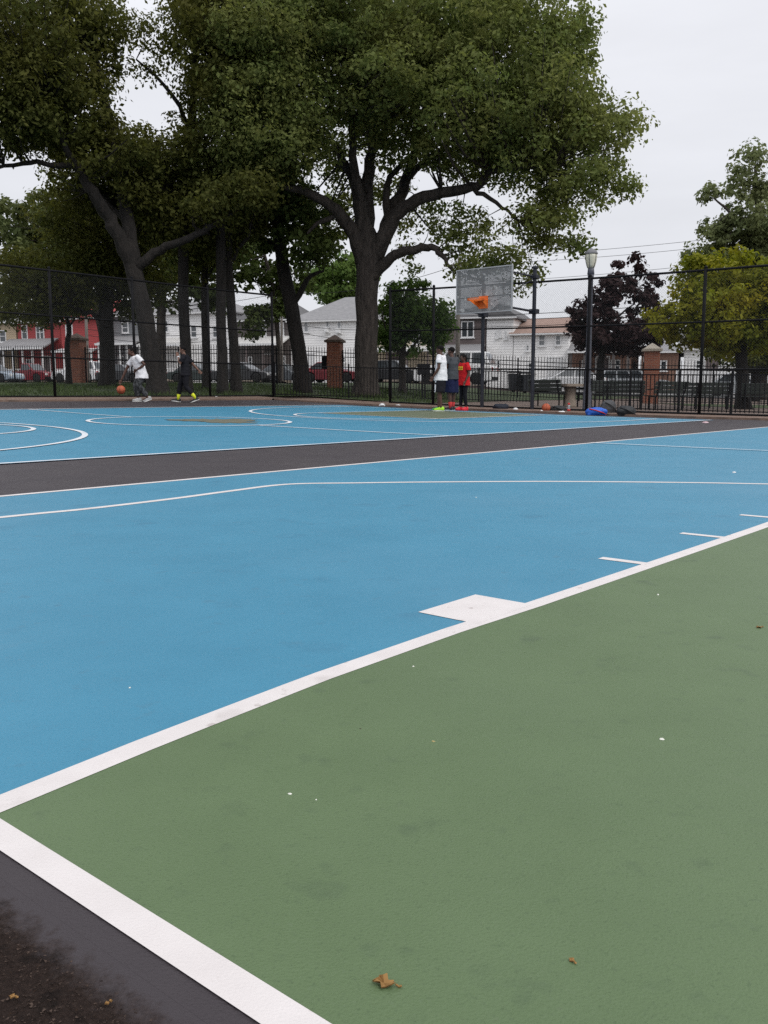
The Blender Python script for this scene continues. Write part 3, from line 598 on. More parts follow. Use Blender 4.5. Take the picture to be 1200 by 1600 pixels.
tree('maple_tree', 'small bright green round tree between the oak trunk and the trio',
     [[(629, 612, 38, .15), (629, 575, 38, .13), (631, 530, 38, .11), (634, 480, 38, .06)], [(629, 560, 38, .07), (605, 520, 37.6, .05), (598, 495, 37.4, .03)], [(630, 560, 38, .07), (660, 525, 37.6, .05), (680, 505, 37.4, .03)]],
     [(635, 475, 38, 40, 30, 1.6), (618, 500, 38, 36, 36, 1.7), (660, 500, 38, 40, 40, 1.7), (690, 510, 37.6, 20, 24, .9), (640, 525, 38, 56, 26, 1.7), (605, 525, 38, 20, 22, .9), (615, 452, 38, 22, 18, .9, .7), (655, 448, 38, 18, 16, .8, .6), (694, 488, 37.8, 16, 16, .7, .7), (672, 535, 37.8, 26, 14, .9)],
     'green_leaves', 8500, .2, BK, per=50, clump=(.3, .6), seed=35)
tree('plum_tree', 'dark purple leaved plum tree behind the lamp post',
     [[(938, 606, 47, .2), (938, 575, 47, .18), (945, 530, 47, .14), (955, 480, 47, .08)], [(940, 550, 47, .09), (915, 510, 46.6, .06), (900, 485, 46.4, .03)], [(942, 545, 47, .1), (985, 500, 46.6, .07), (1010, 450, 46.4, .04)], [(950, 505, 47, .07), (985, 480, 47, .04), (1000, 460, 47, .03)]],
     [(950, 520, 47, 55, 34, 2.4), (925, 510, 47, 38, 36, 1.8), (905, 485, 47, 20, 16, .9, .7), (985, 530, 47, 50, 30, 2.2), (965, 455, 47, 36, 28, 1.6, .7), (1000, 440, 47, 34, 26, 1.5, .65), (1012, 475, 47, 30, 26, 1.4, .6), (940, 470, 47, 28, 22, 1.2, .6), (990, 410, 47, 8, 9, .4, .3), (965, 408, 47, 7, 7, .4, .3), (1020, 520, 47, 34, 26, 1.5)],
     'copper_leaves', 10500, .26, BD, per=45, clump=(.3, .65), seed=36)
tree('honey_locust', 'broad yellow green tree overhanging the benches on the right',
     [[(1163, 632, 31, .24), (1160, 590, 31, .2), (1158, 545, 31, .19), (1152, 500, 31, .13), (1150, 450, 31, .07)], [(1157, 530, 31, .1), (1120, 495, 30.6, .07), (1070, 480, 30.3, .04)], [(1157, 525, 31, .1), (1195, 480, 31, .07), (1225, 440, 31, .04)]],
     [(1110, 440, 31, 55, 36, 1.9), (1075, 480, 30.5, 55, 28, 1.6), (1040, 500, 30.4, 34, 16, .9), (1150, 470, 30.5, 75, 45, 2.2), (1190, 440, 31, 60, 42, 2.2), (1125, 412, 31, 45, 18, 1.4), (1190, 520, 31, 60, 34, 1.9), (1130, 520, 31, 55, 22, 1.6), (1060, 520, 30.8, 40, 20, 1, .9), (1110, 500, 30.6, 70, 40, 2), (1150, 540, 31, 50, 16, 1.4, .8), (1230, 470, 31, 40, 70, 2), (1085, 415, 31.2, 26, 14, .8)],
     'lime_leaves', 27000, .155, BD, per=60, clump=(.3, .6), seed=37)
tree('plane_tree', 'tall grey green tree rising behind the yellow green tree at the right edge',
     [[(1190, 605, 48, .35), (1190, 520, 48, .32), (1188, 420, 48, .25), (1185, 330, 48, .16), (1180, 260, 48, .06)], [(1187, 380, 48, .12), (1150, 340, 47.6, .08), (1115, 310, 47.4, .04)], [(1187, 360, 48, .12), (1220, 310, 48, .08)]],
     [(1180, 350, 48, 50, 44, 2.6), (1140, 350, 48, 40, 26, 1.8, .8), (1120, 300, 47.6, 26, 14, 1, .5), (1170, 290, 48, 50, 28, 2, .6), (1190, 250, 48, 40, 22, 1.6, .5), (1115, 375, 48, 26, 22, 1.2, .8), (1100, 400, 48, 30, 16, 1.2, .8), (1210, 390, 48, 50, 50, 2.4), (1150, 400, 48, 60, 26, 2), (1182, 236, 48, 20, 8, .7, .4), (1085, 425, 48, 20, 20, 1, .6), (1180, 470, 48, 60, 50, 2.4), (1185, 545, 47, 60, 24, 2)],
     'grey_leaves', 19000, .25, BK, per=50, clump=(.35, .8), seed=38)
tree('maple_tree', 'dark green tree at the right edge behind the benches',
     [[(1180, 610, 43, .2), (1180, 560, 43, .18), (1178, 520, 43, .1)]],
     [(1180, 560, 43, 60, 24, 2.2), (1225, 540, 43, 50, 40, 2.2), (1130, 545, 43, 26, 14, 1.2)], 'dark_oak_leaves', 6090, 0.213, BD, per=50, seed=39)
#==SECTION2==
# ------------------------------------------------------------------ basketball hoop
def perforated():
    m = mat('perforated_steel', (.19, .19, .19), (.26, .26, .26), .55, 3, metal=.2, stain=[((.62, .62, .6), 5.5, .6, .66, .8), ((.5, .16, .07), 1.1, .6, .72, .55)]); nt = m.node_tree; N = nt.nodes.new; L = nt.links.new
    tc = N('ShaderNodeTexCoord'); sp = N('ShaderNodeSeparateXYZ'); L(tc.outputs['Object'], sp.inputs[0]); ds = []
    for i, o in ((0, 0), (2, 0)):
        d = N('ShaderNodeMath'); d.operation = 'DIVIDE'; L(sp.outputs[i], d.inputs[0]); d.inputs[1].default_value = .034
        f = N('ShaderNodeMath'); f.operation = 'FRACT'; L(d.outputs[0], f.inputs[0]); s = N('ShaderNodeMath'); s.operation = 'SUBTRACT'; L(f.outputs[0], s.inputs[0]); s.inputs[1].default_value = .5
        q = N('ShaderNodeMath'); q.operation = 'MULTIPLY'; L(s.outputs[0], q.inputs[0]); L(s.outputs[0], q.inputs[1]); ds.append(q)
    a = N('ShaderNodeMath'); L(ds[0].outputs[0], a.inputs[0]); L(ds[1].outputs[0], a.inputs[1])
    lt = N('ShaderNodeMath'); lt.operation = 'LESS_THAN'; L(a.outputs[0], lt.inputs[0]); lt.inputs[1].default_value = .28 ** 2
    tr = N('ShaderNodeBsdfTransparent'); mx = N('ShaderNodeMixShader'); bs = nt.nodes['Principled BSDF']; L(lt.outputs[0], mx.inputs[0]); L(bs.outputs[0], mx.inputs[1]); L(tr.outputs[0], mx.inputs[2]); L(mx.outputs[0], nt.nodes['Material Output'].inputs[0])
    return m
hx, hy = uv(22.45, 14.05); HB = g(hx, hy)
hoop = thing('basketball_hoop', 'outdoor basketball hoop with perforated grey metal backboard and orange rim', 'basketball hoop', (hx, hy, HB), math.atan2(-V[1], -V[0]))
BF, BZ0, BZ1, BWD = -1.28, 2.72, 3.92, .915
for sx in (-.86, .86):
    b = MB(); b.tube([(sx, 0, -.1), (sx, 0, 2.9), (sx, 0, 3.98)], .056, 14); b.lathe([(.09, 0), (.09, .05), (.02, .07)], (sx, 0, 3.97), 14)
    b.box((sx, 0, 2.78), (.22, .22, .13)); b.box((sx, 0, 3.74), (.2, .2, .1)); b.build('pole', M['navy_steel'], hoop, bevel=.006)
    a = MB(); a.tube([(sx, 0, 2.78), (sx * .8, BF + .05, 2.84)], .032, 8); a.tube([(sx, 0, 3.74), (sx * .8, BF + .05, 3.8)], .025, 8); a.tube([(sx, 0, 3.7), (sx * .35, BF + .06, 3.0)], .012, 6); a.build('arm', M['navy_steel'], hoop)
MB().box((0, BF, (BZ0 + BZ1) / 2), (2 * BWD - .04, .012, BZ1 - BZ0 - .04)).build('backboard', perforated(), hoop)
b = MB()
for z in (BZ0, BZ1): b.box((0, BF, z), (2 * BWD + .03, .045, .03))
for x in (-BWD, BWD): b.box((x, BF, (BZ0 + BZ1) / 2), (.03, .045, BZ1 - BZ0 - .03))
b.box((0, BF + .04, BZ0 + .42), (2 * BWD - .04, .03, .035))
b.build('frame', M['galv'], hoop)
RZ = 3.05; RC = Vector((0, BF - .17 - .2286, RZ)); b = MB()
for dz, r in ((0, .012), (-.03, .01)): b.tube([RC + Vector((.2286 * math.cos(a), .2286 * math.sin(a), dz)) for a in np.linspace(0, 2 * math.pi, 29)], r, 8)
b.build('rim', M['orange'], hoop, True)
b = MB()                                   # bracket plate and its two sloping cheeks
b.box((0, BF - .02, 2.99), (.3, .02, .34))
for s in (-1, 1):
    b.add([(s * .13, BF - .03, 3.045), (s * .2, RC.y - .05, 3.04), (s * .13, BF - .03, 2.84), (s * .138, BF - .03, 3.045), (s * .208, RC.y - .05, 3.04), (s * .138, BF - .03, 2.84)], [(0, 1, 2), (5, 4, 3), (0, 3, 4, 1), (1, 4, 5, 2), (2, 5, 3, 0)])
b.add([(-.13, BF - .03, 3.04), (.13, BF - .03, 3.04), (.12, RC.y + .19, 3.04), (-.12, RC.y + .19, 3.04), (-.13, BF - .03, 3.02), (.13, BF - .03, 3.02), (.12, RC.y + .19, 3.02), (-.12, RC.y + .19, 3.02)], [(0, 1, 2, 3), (7, 6, 5, 4), (0, 4, 5, 1), (1, 5, 6, 2), (2, 6, 7, 3), (3, 7, 4, 0)])
b.build('bracket', M['orange'], hoop)

# ------------------------------------------------------------------ lamp post
lx = foot(917.5, 25.35)
lamp = thing('lamp_post', 'dark park lamp post with acorn lantern standing at the fence', 'lamp post', lx)
MB().lathe([(.15, -.05), (.15, .06), (.125, .1), (.12, .55), (.095, .62), (.088, .9), (.078, 2.2), (.07, 3.72), (.085, 3.74), (.085, 3.8)], n=18).build('pole', M['lampmetal'], lamp, True)
b = MB(); b.lathe([(.085, 3.8), (.1, 3.82), (.09, 3.9), (.085, 3.98)], n=18); b.build('collar', M['lampmetal'], lamp, True)
MB().lathe([(.088, 3.98), (.115, 4.05), (.142, 4.16), (.158, 4.28), (.16, 4.36)], n=20).build('lantern', M['lampglass'], lamp, True)
MB().lathe([(.175, 4.36), (.178, 4.375), (.15, 4.43), (.1, 4.475), (.05, 4.49), (.02, 4.52)], n=20).build('lantern_cap', M['lampcap'], lamp, True)
for k in range(5):
    a = k * 2 * math.pi / 5 + .35; MB().tube([(r * math.cos(a), r * math.sin(a), z) for r, z in ((.092, 3.98), (.119, 4.05), (.146, 4.16), (.162, 4.28), (.165, 4.36))], .008, 5).build('rib', M['lampmetal'], lamp)

# ------------------------------------------------------------------ people
def bake(o):
    dg = bpy.context.evaluated_depsgraph_get(); me = bpy.data.meshes.new_from_object(o.evaluated_get(dg)); o.modifiers.clear(); old = o.data; o.data = me; me.name = o.name; bpy.data.meshes.remove(old)
    me.polygons.foreach_set('use_smooth', [True] * len(me.polygons)); return o
def fuse(b, name, m, parent, vox, smooth=3, noise=0.0, nsize=.12):
    o = b.build(name, m, parent, True); r = o.modifiers.new('remesh', 'REMESH'); r.mode = 'VOXEL'; r.voxel_size = vox
    s = o.modifiers.new('smooth', 'SMOOTH'); s.iterations = smooth; s.factor = .5
    if noise:
        tx = bpy.data.textures.get('folds%g' % nsize) or bpy.data.textures.new('folds%g' % nsize, 'CLOUDS'); tx.noise_scale = nsize
        d = o.modifiers.new('folds', 'DISPLACE'); d.texture = tx; d.strength = noise; d.texture_coords = 'LOCAL'; d.mid_level = .5
    return bake(o)
def ering(c, ax, ay, rx, ry, n=20): return [Vector(c) + ax * (rx * math.cos(2 * math.pi * k / n)) + ay * (ry * math.sin(2 * math.pi * k / n)) for k in range(n)]
def lerp(a, b, t): return Vector(a).lerp(Vector(b), t)
SKIN = {}
def cmat(name, c, rough=.85, amt=1.15): return mat(name, c, tuple(min(1, x * amt) for x in c), rough, 9, bump=.15, bscale=60, spec=.15 if rough > .7 else .4)
def person(label, pos, rz, S, J, skin, hair, shirt, legs, shoe, sock=None, sleeve=.62, hem=.82, leg_len=1.0, leg_r=(.125, .13), print_m=None, hairstyle='short', stripe=None, group=None, head_turn=0.0, shirt_loose=1.0, band=None, sole=None):
    D = dict(pelvis=(0, 0, .94), chest=(0, .0, 1.28), neck=(0, .0, 1.46), head=(0, .035, 1.615),
             shR=(.185, 0, 1.41), elR=(.225, -.02, 1.13), wrR=(.225, .06, .89), shL=(-.185, 0, 1.41), elL=(-.225, -.02, 1.13), wrL=(-.225, .06, .89),
             hipR=(.09, 0, .9), knR=(.095, .02, .49), anR=(.095, -.01, .09), hipL=(-.09, 0, .9), knL=(-.095, .02, .49), anL=(-.095, -.01, .09), toeR=0.0, toeL=0.0, toeUpR=0.0, toeUpL=0.0)
    D.update(J); D = {k: (Vector(v) if isinstance(v, tuple) else v) for k, v in D.items()}
    X = (D['shR'] - D['shL']).normalized(); up = (D['neck'] - D['pelvis']).normalized(); F = up.cross(X).normalized()
    root_b = MB(); b = root_b
    pv, ch, nk, hd = D['pelvis'], D['chest'], D['neck'], D['head']; X0 = Vector((1, 0, 0)); Y0 = Vector((0, 1, 0))
    b.loft([ering(pv + Vector((0, 0, -.08)), X0, Y0, .125, .095), ering(pv, X0, Y0, .16, .115), ering(lerp(pv, ch, .45), X, F, .14, .1), ering(ch, X, F, .168, .118), ering(lerp(ch, nk, .6), X, F, .165, .095), ering(lerp(ch, nk, .95), X, F, .085, .065)])
    b.tube([nk - up * .06, nk + (hd - nk) * .35, hd - Vector((0, 0, .05))], [.066, .056, .055], 14)
    # head: skull, face, jaw, nose, brow, ears
    RH = Matrix.Rotation(head_turn, 3, 'Z'); hv = lambda x, y, z: hd + RH @ Vector((x, y, z))
    b.ell(hv(0, -.012, .025), (.073, .092, .092), 18, 12, RH); b.ell(hv(0, .02, -.03), (.058, .066, .085), 16, 10, RH); b.ell(hv(0, .045, -.075), (.038, .035, .03), 10, 7, RH)
    b.loft([[hv(-.012, .078, .015), hv(.012, .078, .015), hv(0, .075, .018)], [hv(-.018, .088, -.025), hv(.018, .088, -.025), hv(0, .112, -.022)], [hv(-.014, .08, -.034), hv(.014, .08, -.034), hv(0, .09, -.034)]])
    b.ell(hv(0, .074, .03), (.045, .016, .009), 10, 6, RH); b.ell(hv(0, .08, -.056), (.024, .012, .008), 10, 6, RH)
    for s in (-1, 1): b.ell(hv(s * .074, -.008, .0), (.011, .022, .032), 8, 6, RH)
    for s in 'RL':
        sg = 1 if s == 'R' else -1
        sh, el, wr = D['sh' + s], D['el' + s], D['wr' + s]
        b.ell(sh - X * sg * .02, (.058, .056, .06), 12, 8)
        b.tube([lerp(ch, sh, .55) + up * .02, sh, lerp(sh, el, .35), el, lerp(el, wr, .3), wr], [.06, .056, .05, .04, .041, .027], 12)
        d = (wr - el).normalized(); side = (Y0 if abs(d.y) < .8 else Vector((0, 0, 1))); side = (side - d * side.dot(d)).normalized(); nm = d.cross(side).normalized()
        cur = nm * (-sg) if nm.x * sg > 0 else nm * sg
        M3 = Matrix((side, nm, d)).transposed()
        b.ell(wr + d * .055, (.04, .016, .056), 12, 8, M3)
        for k, (o, ln) in enumerate(((.03, .07), (.01, .08), (-.01, .075), (-.03, .058))):
            p0 = wr + d * .09 + side * o; p1 = p0 + d * ln * .5 + cur * .006 + side * o * .15; p2 = p1 + d * ln * .38 + cur * .02
            b.tube([p0 - d * .02, p0, p1, p2], [.0095, .0095, .009, .0075], 8)
        t0 = wr + d * .03 + side * .036; b.tube([t0 - side * .012, t0 + d * .025 + side * .016, t0 + d * .06 + side * .02 + cur * .01], [.012, .011, .008], 8)
        hp, kn, an = D['hip' + s], D['kn' + s], D['an' + s]
        b.tube([hp + Vector((0, 0, .03)), lerp(hp, kn, .3), lerp(hp, kn, .75), kn, lerp(kn, an, .3), lerp(kn, an, .75), an + Vector((0, 0, -.03))], [.088, .083, .064, .055, .056, .04, .038], 14)
        a = D['toe' + s]; R = Matrix.Rotation(a, 3, 'Z'); b.tube([an + Vector((0, 0, -.035)), an + R @ Vector((0, .06, -.045)), an + R @ Vector((0, .15, -.06))], [.036, .036, .026], 10)
    t = fuse(b, 'person', skin, None, .0085, 2)
    t.location = pos; t.rotation_euler = (0, 0, rz); t.scale = (S, S, S); tag(t, label, 'person', group)
    for s in (-1, 1): MB().ell(hv(s * .028, .079, .013), (.011, .007, .007), 8, 6, RH).build('eye', M['eye'], t, True)
    # hair
    hb = MB()
    if hairstyle == 'short': hb.ell(hv(0, -.026, .045), (.081, .095, .085), 20, 12, RH)
    elif hairstyle == 'tied':
        hb.ell(hv(0, -.022, .04), (.08, .096, .086), 20, 12, RH); hb.ell(hv(0, -.11, -.01), (.045, .05, .06), 12, 8, RH); hb.ell(hv(0, -.11, -.08), (.035, .035, .06), 12, 8, RH)
    for s in (-1, 1): hb.ell(hv(s * .068, .0, .035), (.013, .03, .04), 8, 6, RH)
    fuse(hb, 'hair', hair, t, .009, 2, .01, .03)
    # shirt
    c = MB(); h = hem - .94; L_ = shirt_loose
    c.loft([ering(pv + Vector((0, .012, h)), X0, Y0, .228 * L_, .172 * L_), ering(pv + Vector((0, .006, h * .4)), X0, Y0, .212 * L_, .16 * L_), ering(lerp(pv, ch, .4), X, F, .186 * L_, .138 * L_), ering(ch, X, F, .19, .138), ering(lerp(ch, nk, .55), X, F, .19, .115), ering(lerp(ch, nk, .86), X, F, .12, .09), ering(lerp(ch, nk, 1.0), X, F, .075, .07)])
    for s in 'RL':
        sh, el = D['sh' + s], D['el' + s]; sg = 1 if s == 'R' else -1
        if sleeve > 0: c.tube([lerp(ch, sh, .4) + up * .03, sh - X * sg * .015 + up * .004, lerp(sh, el, .3), lerp(sh, el, sleeve)], [.075, .075, .08, .084], 14)
    so = fuse(c, 'shirt', shirt, t, .011, 3, .028, .1)
    if print_m:
        p = MB(); n = 10
        for r_ in range(2):
            for k in range(4):
                zc = .05 - r_ * .062; x0 = -.1 + k * .052
                q = []
                for i in range(3):
                    x = x0 + .042 * i / 2; fy = .162 * math.sqrt(max(.05, 1 - (x / .215) ** 2)); q += [ch + X * x + F * fy + up * (zc - .024), ch + X * x + F * fy + up * (zc + .024)]
                p.add(q + [v - F * .02 for v in q], [(0, 2, 3, 1), (2, 4, 5, 3), (6, 7, 9, 8), (8, 9, 11, 10), (0, 6, 8, 2), (2, 8, 10, 4), (1, 3, 9, 7), (3, 5, 11, 9), (0, 1, 7, 6), (4, 10, 11, 5)])
        p.build('shirt_print', print_m, t)
    # shorts / leggings / trousers
    c = MB(); c.loft([ering(pv + Vector((0, 0, -.1)), X0, Y0, .168, .13), ering(pv + Vector((0, 0, .02)), X0, Y0, .172, .132), ering(pv + Vector((0, 0, .1)), X0, Y0, .16, .12)])
    for s in 'RL':
        hp, kn, an = D['hip' + s], D['kn' + s], D['an' + s]
        if leg_len <= 1.0: pts = [hp + Vector((0, 0, .05)), lerp(hp, kn, .4), lerp(hp, kn, leg_len)]; rr = [.11, leg_r[0], leg_r[1]]
        else: pts = [hp + Vector((0, 0, .05)), lerp(hp, kn, .4), kn, lerp(kn, an, .35), lerp(kn, an, leg_len - 1)]; rr = [.105, leg_r[0], leg_r[1], leg_r[1] * .98, leg_r[1] * .8]
        c.tube(pts, rr, 18)
    lo = fuse(c, 'leggings' if leg_len > 1 and leg_r[0] < .1 else ('trousers' if leg_len > 1 else 'shorts'), legs, t, .011, 3, .02 if leg_r[0] > .1 else .006, .1)
    if stripe:
        p = MB(); hp, kn = D['hipL'], D['knL']; q = []
        for i in range(6):
            w = i / 5; cc = lerp(hp + Vector((0, 0, .02)), lerp(hp, kn, leg_len), w); rr = .118 + .022 * w + .008
            for a in (math.radians(128), math.radians(152)): q.append(cc + Vector((math.cos(a) * rr, math.sin(a) * rr, 0)))
        p.add(q + [v + Vector((.02, -.012, 0)) for v in q], [(2 * i, 2 * i + 1, 2 * i + 3, 2 * i + 2) for i in range(5)] + [(12 + 2 * i + 2, 12 + 2 * i + 3, 12 + 2 * i + 1, 12 + 2 * i) for i in range(5)] + [(2 * i, 2 * i + 2, 14 + 2 * i, 12 + 2 * i) for i in range(5)] + [(2 * i + 1, 13 + 2 * i, 15 + 2 * i, 3 + 2 * i) for i in range(5)])
        p.build('stripe', stripe, t)
    if band: 
        w = D['wrL']; d = (w - D['elL']).normalized(); MB().tube([w - d * .03, w], [.036, .036], 14).build('wristband', band, t, True)
    for s in 'RL':
        kn, an = D['kn' + s], D['an' + s]; a = D['toe' + s]; R = Matrix.Rotation(a, 3, 'Z') @ Matrix.Rotation(D['toeUp' + s], 3, 'X')
        if sock: MB().tube([an + Vector((0, 0, -.03)), lerp(an, kn, .15), lerp(an, kn, .36)], [.046, .047, .056], 14).build('sock', sock, t, True)
        A = lambda x, y, z: an + R @ Vector((x, y, z - .0))
        c = MB(); c.loft([[A(w * math.cos(q), y, -.058 + hh * math.sin(q) * (1 if math.sin(q) > 0 else .25)) for q in [2 * math.pi * k / 14 for k in range(14)]] for y, w, hh in ((-.085, .022, .06), (-.06, .042, .085), (-.01, .045, .1), (.05, .046, .075), (.11, .05, .052), (.165, .046, .04), (.195, .024, .026))])
        so = c.build('shoe', shoe[0 if s == 'R' else -1], t, True)
        c = MB(); n = 16; ring_ = []
        for zz in (-.09, -.062): ring_.append([A((.052 if abs(math.cos(q)) else 0) * math.sin(q) * (1.0 if math.cos(q) > 0 else .86), .055 + .145 * math.cos(q), zz) for q in [2 * math.pi * k / n for k in range(n)]])
        c.loft(ring_); c.build('sole', sole or M['white_rubber'], so)
    return t
M['eye'] = mat('eye', (.25, .24, .22), rough=.3); M['white_rubber'] = mat('white_rubber', (.66, .66, .64), rough=.6)
sk1 = cmat('skin_deep', (.085, .042, .03), .55); sk2 = cmat('skin_mid', (.16, .085, .06), .55); hairm = cmat('black_hair', (.009, .008, .008), .9)
wht = cmat('white_cotton', (.76, .76, .78)); gry = cmat('grey_cotton', (.062, .068, .076)); redc = cmat('red_cotton', (.52, .018, .022)); blk = cmat('black_cotton', (.014, .014, .018)); nvy = cmat('navy_cotton', (.014, .018, .055))
lime = cmat('lime_shoe', (.36, .72, .03), .5); grn = cmat('green_shoe', (.03, .42, .12), .5); blks = cmat('black_shoe', (.016, .016, .018), .5); reds = cmat('red_shoe', (.75, .03, .05), .5); neon = cmat('neon_sock', (.62, .68, .04), .8); wsh = cmat('grey_white_shoe', (.36, .36, .36), .6); redsock = cmat('red_sock', (.5, .05, .05), .8)
camo = mat('dark_camouflage', (.018, .02, .022), (.075, .08, .085), .9, 14, 3, hard=(.46, .54)); yel = mat('yellow_print', (.75, .5, .03), rough=.7)
def stand(px, Y): p = foot(px, Y); return (p.x, p.y, p.z + .009)
trio = None
person('person in white t-shirt and black striped shorts with lime green shoes', stand(689, 23.7), math.radians(68), 1.0, dict(head=(0, .05, 1.6), neck=(0, .015, 1.46), elL=(-.235, -.01, 1.13), wrL=(-.235, .13, .91), elR=(.23, .02, 1.14), wrR=(.2, .16, .95), anR=(.11, .1, .09), anL=(-.1, -.04, .09), knL=(-.1, .01, .49), knR=(.105, .08, .49), toeL=.25, toeR=-.15), sk1, hairm, wht, blk, (grn, lime), sleeve=.58, hem=.8, leg_len=.98, leg_r=(.135, .145), stripe=wht, shirt_loose=1.06)
person('person in dark grey t-shirt and navy shorts with red socks', stand(706.5, 24.25), math.radians(48), .985, dict(head=(0, .06, 1.605), neck=(0, .02, 1.46), anR=(.11, .06, .09), anL=(-.1, -.02, .09), toeL=.2, toeR=-.2, elR=(.23, .05, 1.14), wrR=(.14, .2, 1.0), elL=(-.22, .06, 1.14), wrL=(-.13, .2, 1.0)), sk1, hairm, gry, nvy, (blks, blks), sock=redsock, sleeve=.5, hem=.85, leg_len=.98, leg_r=(.13, .14), head_turn=.25)
person('person in red t-shirt with yellow lettering, black leggings and red shoes', stand(724.5, 24.75), math.radians(122), .885, dict(head=(0, .04, 1.61), elL=(-.24, -.01, 1.13), wrL=(-.22, .1, .9), elR=(.22, .03, 1.14), wrR=(.17, .15, .95), anR=(.08, .06, .09), anL=(-.09, -.03, .09), toeL=.1), sk1, hairm, redc, blk, (reds, reds), sleeve=.66, hem=.77, leg_len=1.86, leg_r=(.088, .062), print_m=yel, hairstyle='tied', shirt_loose=1.08, sole=reds)
P4 = stand(222, 25.7)
person('person in white t-shirt and camouflage trousers leaning to dribble a ball', P4, math.radians(118), .96, dict(pelvis=(0, -.02, .86), chest=(.02, .12, 1.17), neck=(.03, .2, 1.34), head=(.04, .275, 1.465), shR=(.2, .19, 1.27), shL=(-.16, .13, 1.31), elR=(.29, .37, .96), wrR=(.31, .52, .645), elL=(-.27, -.04, 1.08), wrL=(-.14, .13, .95), hipR=(.09, -.02, .82), knR=(.08, .16, .46), anR=(.0, .1, .09), hipL=(-.09, -.02, .82), knL=(-.07, .12, .47), anL=(-.03, -.17, .12), toeUpL=-.35, toeR=.1), sk1, hairm, wht, camo, (wsh, wsh), sleeve=.62, hem=.76, leg_len=1.82, leg_r=(.115, .095), head_turn=.15, shirt_loose=1.12)
P5 = stand(291, 26.1)
person('person in dark clothes with neon yellow socks walking with hand at the mouth', P5, math.radians(92), .94, dict(head=(0, .07, 1.6), neck=(0, .03, 1.45), chest=(0, .02, 1.27), shL=(-.185, .01, 1.4), elL=(-.24, .12, 1.17), wrL=(-.13, .19, 1.39), elR=(.24, -.2, 1.16), wrR=(.22, -.36, .99), knR=(.09, .2, .5), anR=(.08, .27, .1), knL=(-.09, -.02, .48), anL=(-.08, -.3, .13), toeUpR=.12, toeUpL=-.35, hipR=(.09, .02, .89), hipL=(-.09, -.02, .89), pelvis=(0, 0, .92)), sk2, hairm, blk, blk, (blks, blks), sock=neon, sleeve=.75, hem=.83, leg_len=1.6, leg_r=(.1, .08), band=wht)

# ------------------------------------------------------------------ balls, bags and litter
def basketball(pos, label, dark):
    t = thing('basketball', label, 'basketball', pos); MB().ell((0, 0, 0), (.12, .12, .12), 24, 16).build('ball', M['ball'], t, True)
    b = MB()
    for R in (Matrix.Rotation(.4, 3, 'X'), Matrix.Rotation(1.57, 3, 'X') @ Matrix.Rotation(.3, 3, 'Y'), Matrix.Rotation(1.57, 3, 'Y')):
        b.tube([R @ Vector((.1195 * math.cos(a), .1195 * math.sin(a), 0)) for a in np.linspace(0, 2 * math.pi, 33)], .0035, 5)
    b.build('seam', M['rubber'], t)
bp = at(189, 609, 25.35); basketball(bp, 'orange basketball in the air below the hand of the dribbling player', 0)
basketball(hit(853, 644) + Vector((0, 0, .12)), 'orange basketball lying at the fence beside a water bottle', 0)
def bag(px, py, w, d, h, m, name, label, cat, rz=0, strap=None, bump=None, seed=1):
    p = hit(px, py); t = thing(name, label, cat, p, rz); rg2 = random.Random(seed); b = MB()
    b.ell((0, 0, h * .42), (w / 2, d / 2, h * .5), 20, 12)
    for k in range(4): b.ell((rg2.uniform(-.3, .3) * w, rg2.uniform(-.2, .2) * d, h * rg2.uniform(.3, .6)), (w * rg2.uniform(.16, .26), d * .36, h * rg2.uniform(.3, .42)), 12, 8)
    b.box((0, 0, h * .12), (w * .8, d * .75, h * .24)); fuse(b, 'body', m, t, .02, 4, .03, .09)
    if strap: MB().tube([(-w * .35, -d * .3, h * .75), (-w * .1, -d * .55, h * .6), (w * .2, -d * .58, h * .35), (w * .42, -d * .3, h * .12)], .015, 6).build('strap', strap, t, True)
    return t
bluem = cmat('blue_nylon', (.02, .11, .5), .5); greym = cmat('grey_nylon', (.055, .057, .062), .6); dkm = cmat('black_nylon', (.02, .022, .024), .6); dnm = cmat('navy_nylon', (.012, .016, .028), .7)
bag(782, 641, .48, .3, .2, dnm, 'clothing_pile', 'dark navy pile of clothes on the kerb right of the trio', 'clothes', seed=3)
bag(872, 644, .5, .3, .2, dkm, 'sports_bag', 'low black sports bag between the basketball and the bottle', 'bag', strap=dkm, seed=4)
bag(931, 649, .56, .34, .22, bluem, 'duffel_bag', 'bright blue duffel bag at the foot of the lamp post', 'bag', strap=redsock, seed=5)
bag(950, 647.5, .44, .34, .42, greym, 'backpack', 'grey backpack leaning behind the blue duffel bag', 'bag', strap=dkm, seed=6, rz=.3)
bag(978, 650, .5, .34, .28, dkm, 'backpack', 'black backpack lying rightmost of the bags by the fence', 'bag', strap=dkm, seed=7)
t = thing('water_bottle', 'grey and red water bottle standing beside the black bag', 'bottle', hit(888.5, 645)); MB().lathe([(.04, 0), (.042, .02), (.042, .17), (.03, .21), (.02, .225)], n=14).build('body', mat('bottle_steel', (.3, .3, .31), rough=.35, metal=.5), t, True); MB().lathe([(.03, .212), (.03, .255), (.012, .27)], n=14).build('cap', redsock, t, True); MB().lathe([(.0435, .04), (.0435, .1)], n=14).build('label_band', redsock, t, True)
paper = mat('white_paper', (.7, .7, .7), (.78, .78, .78), .8, 6)
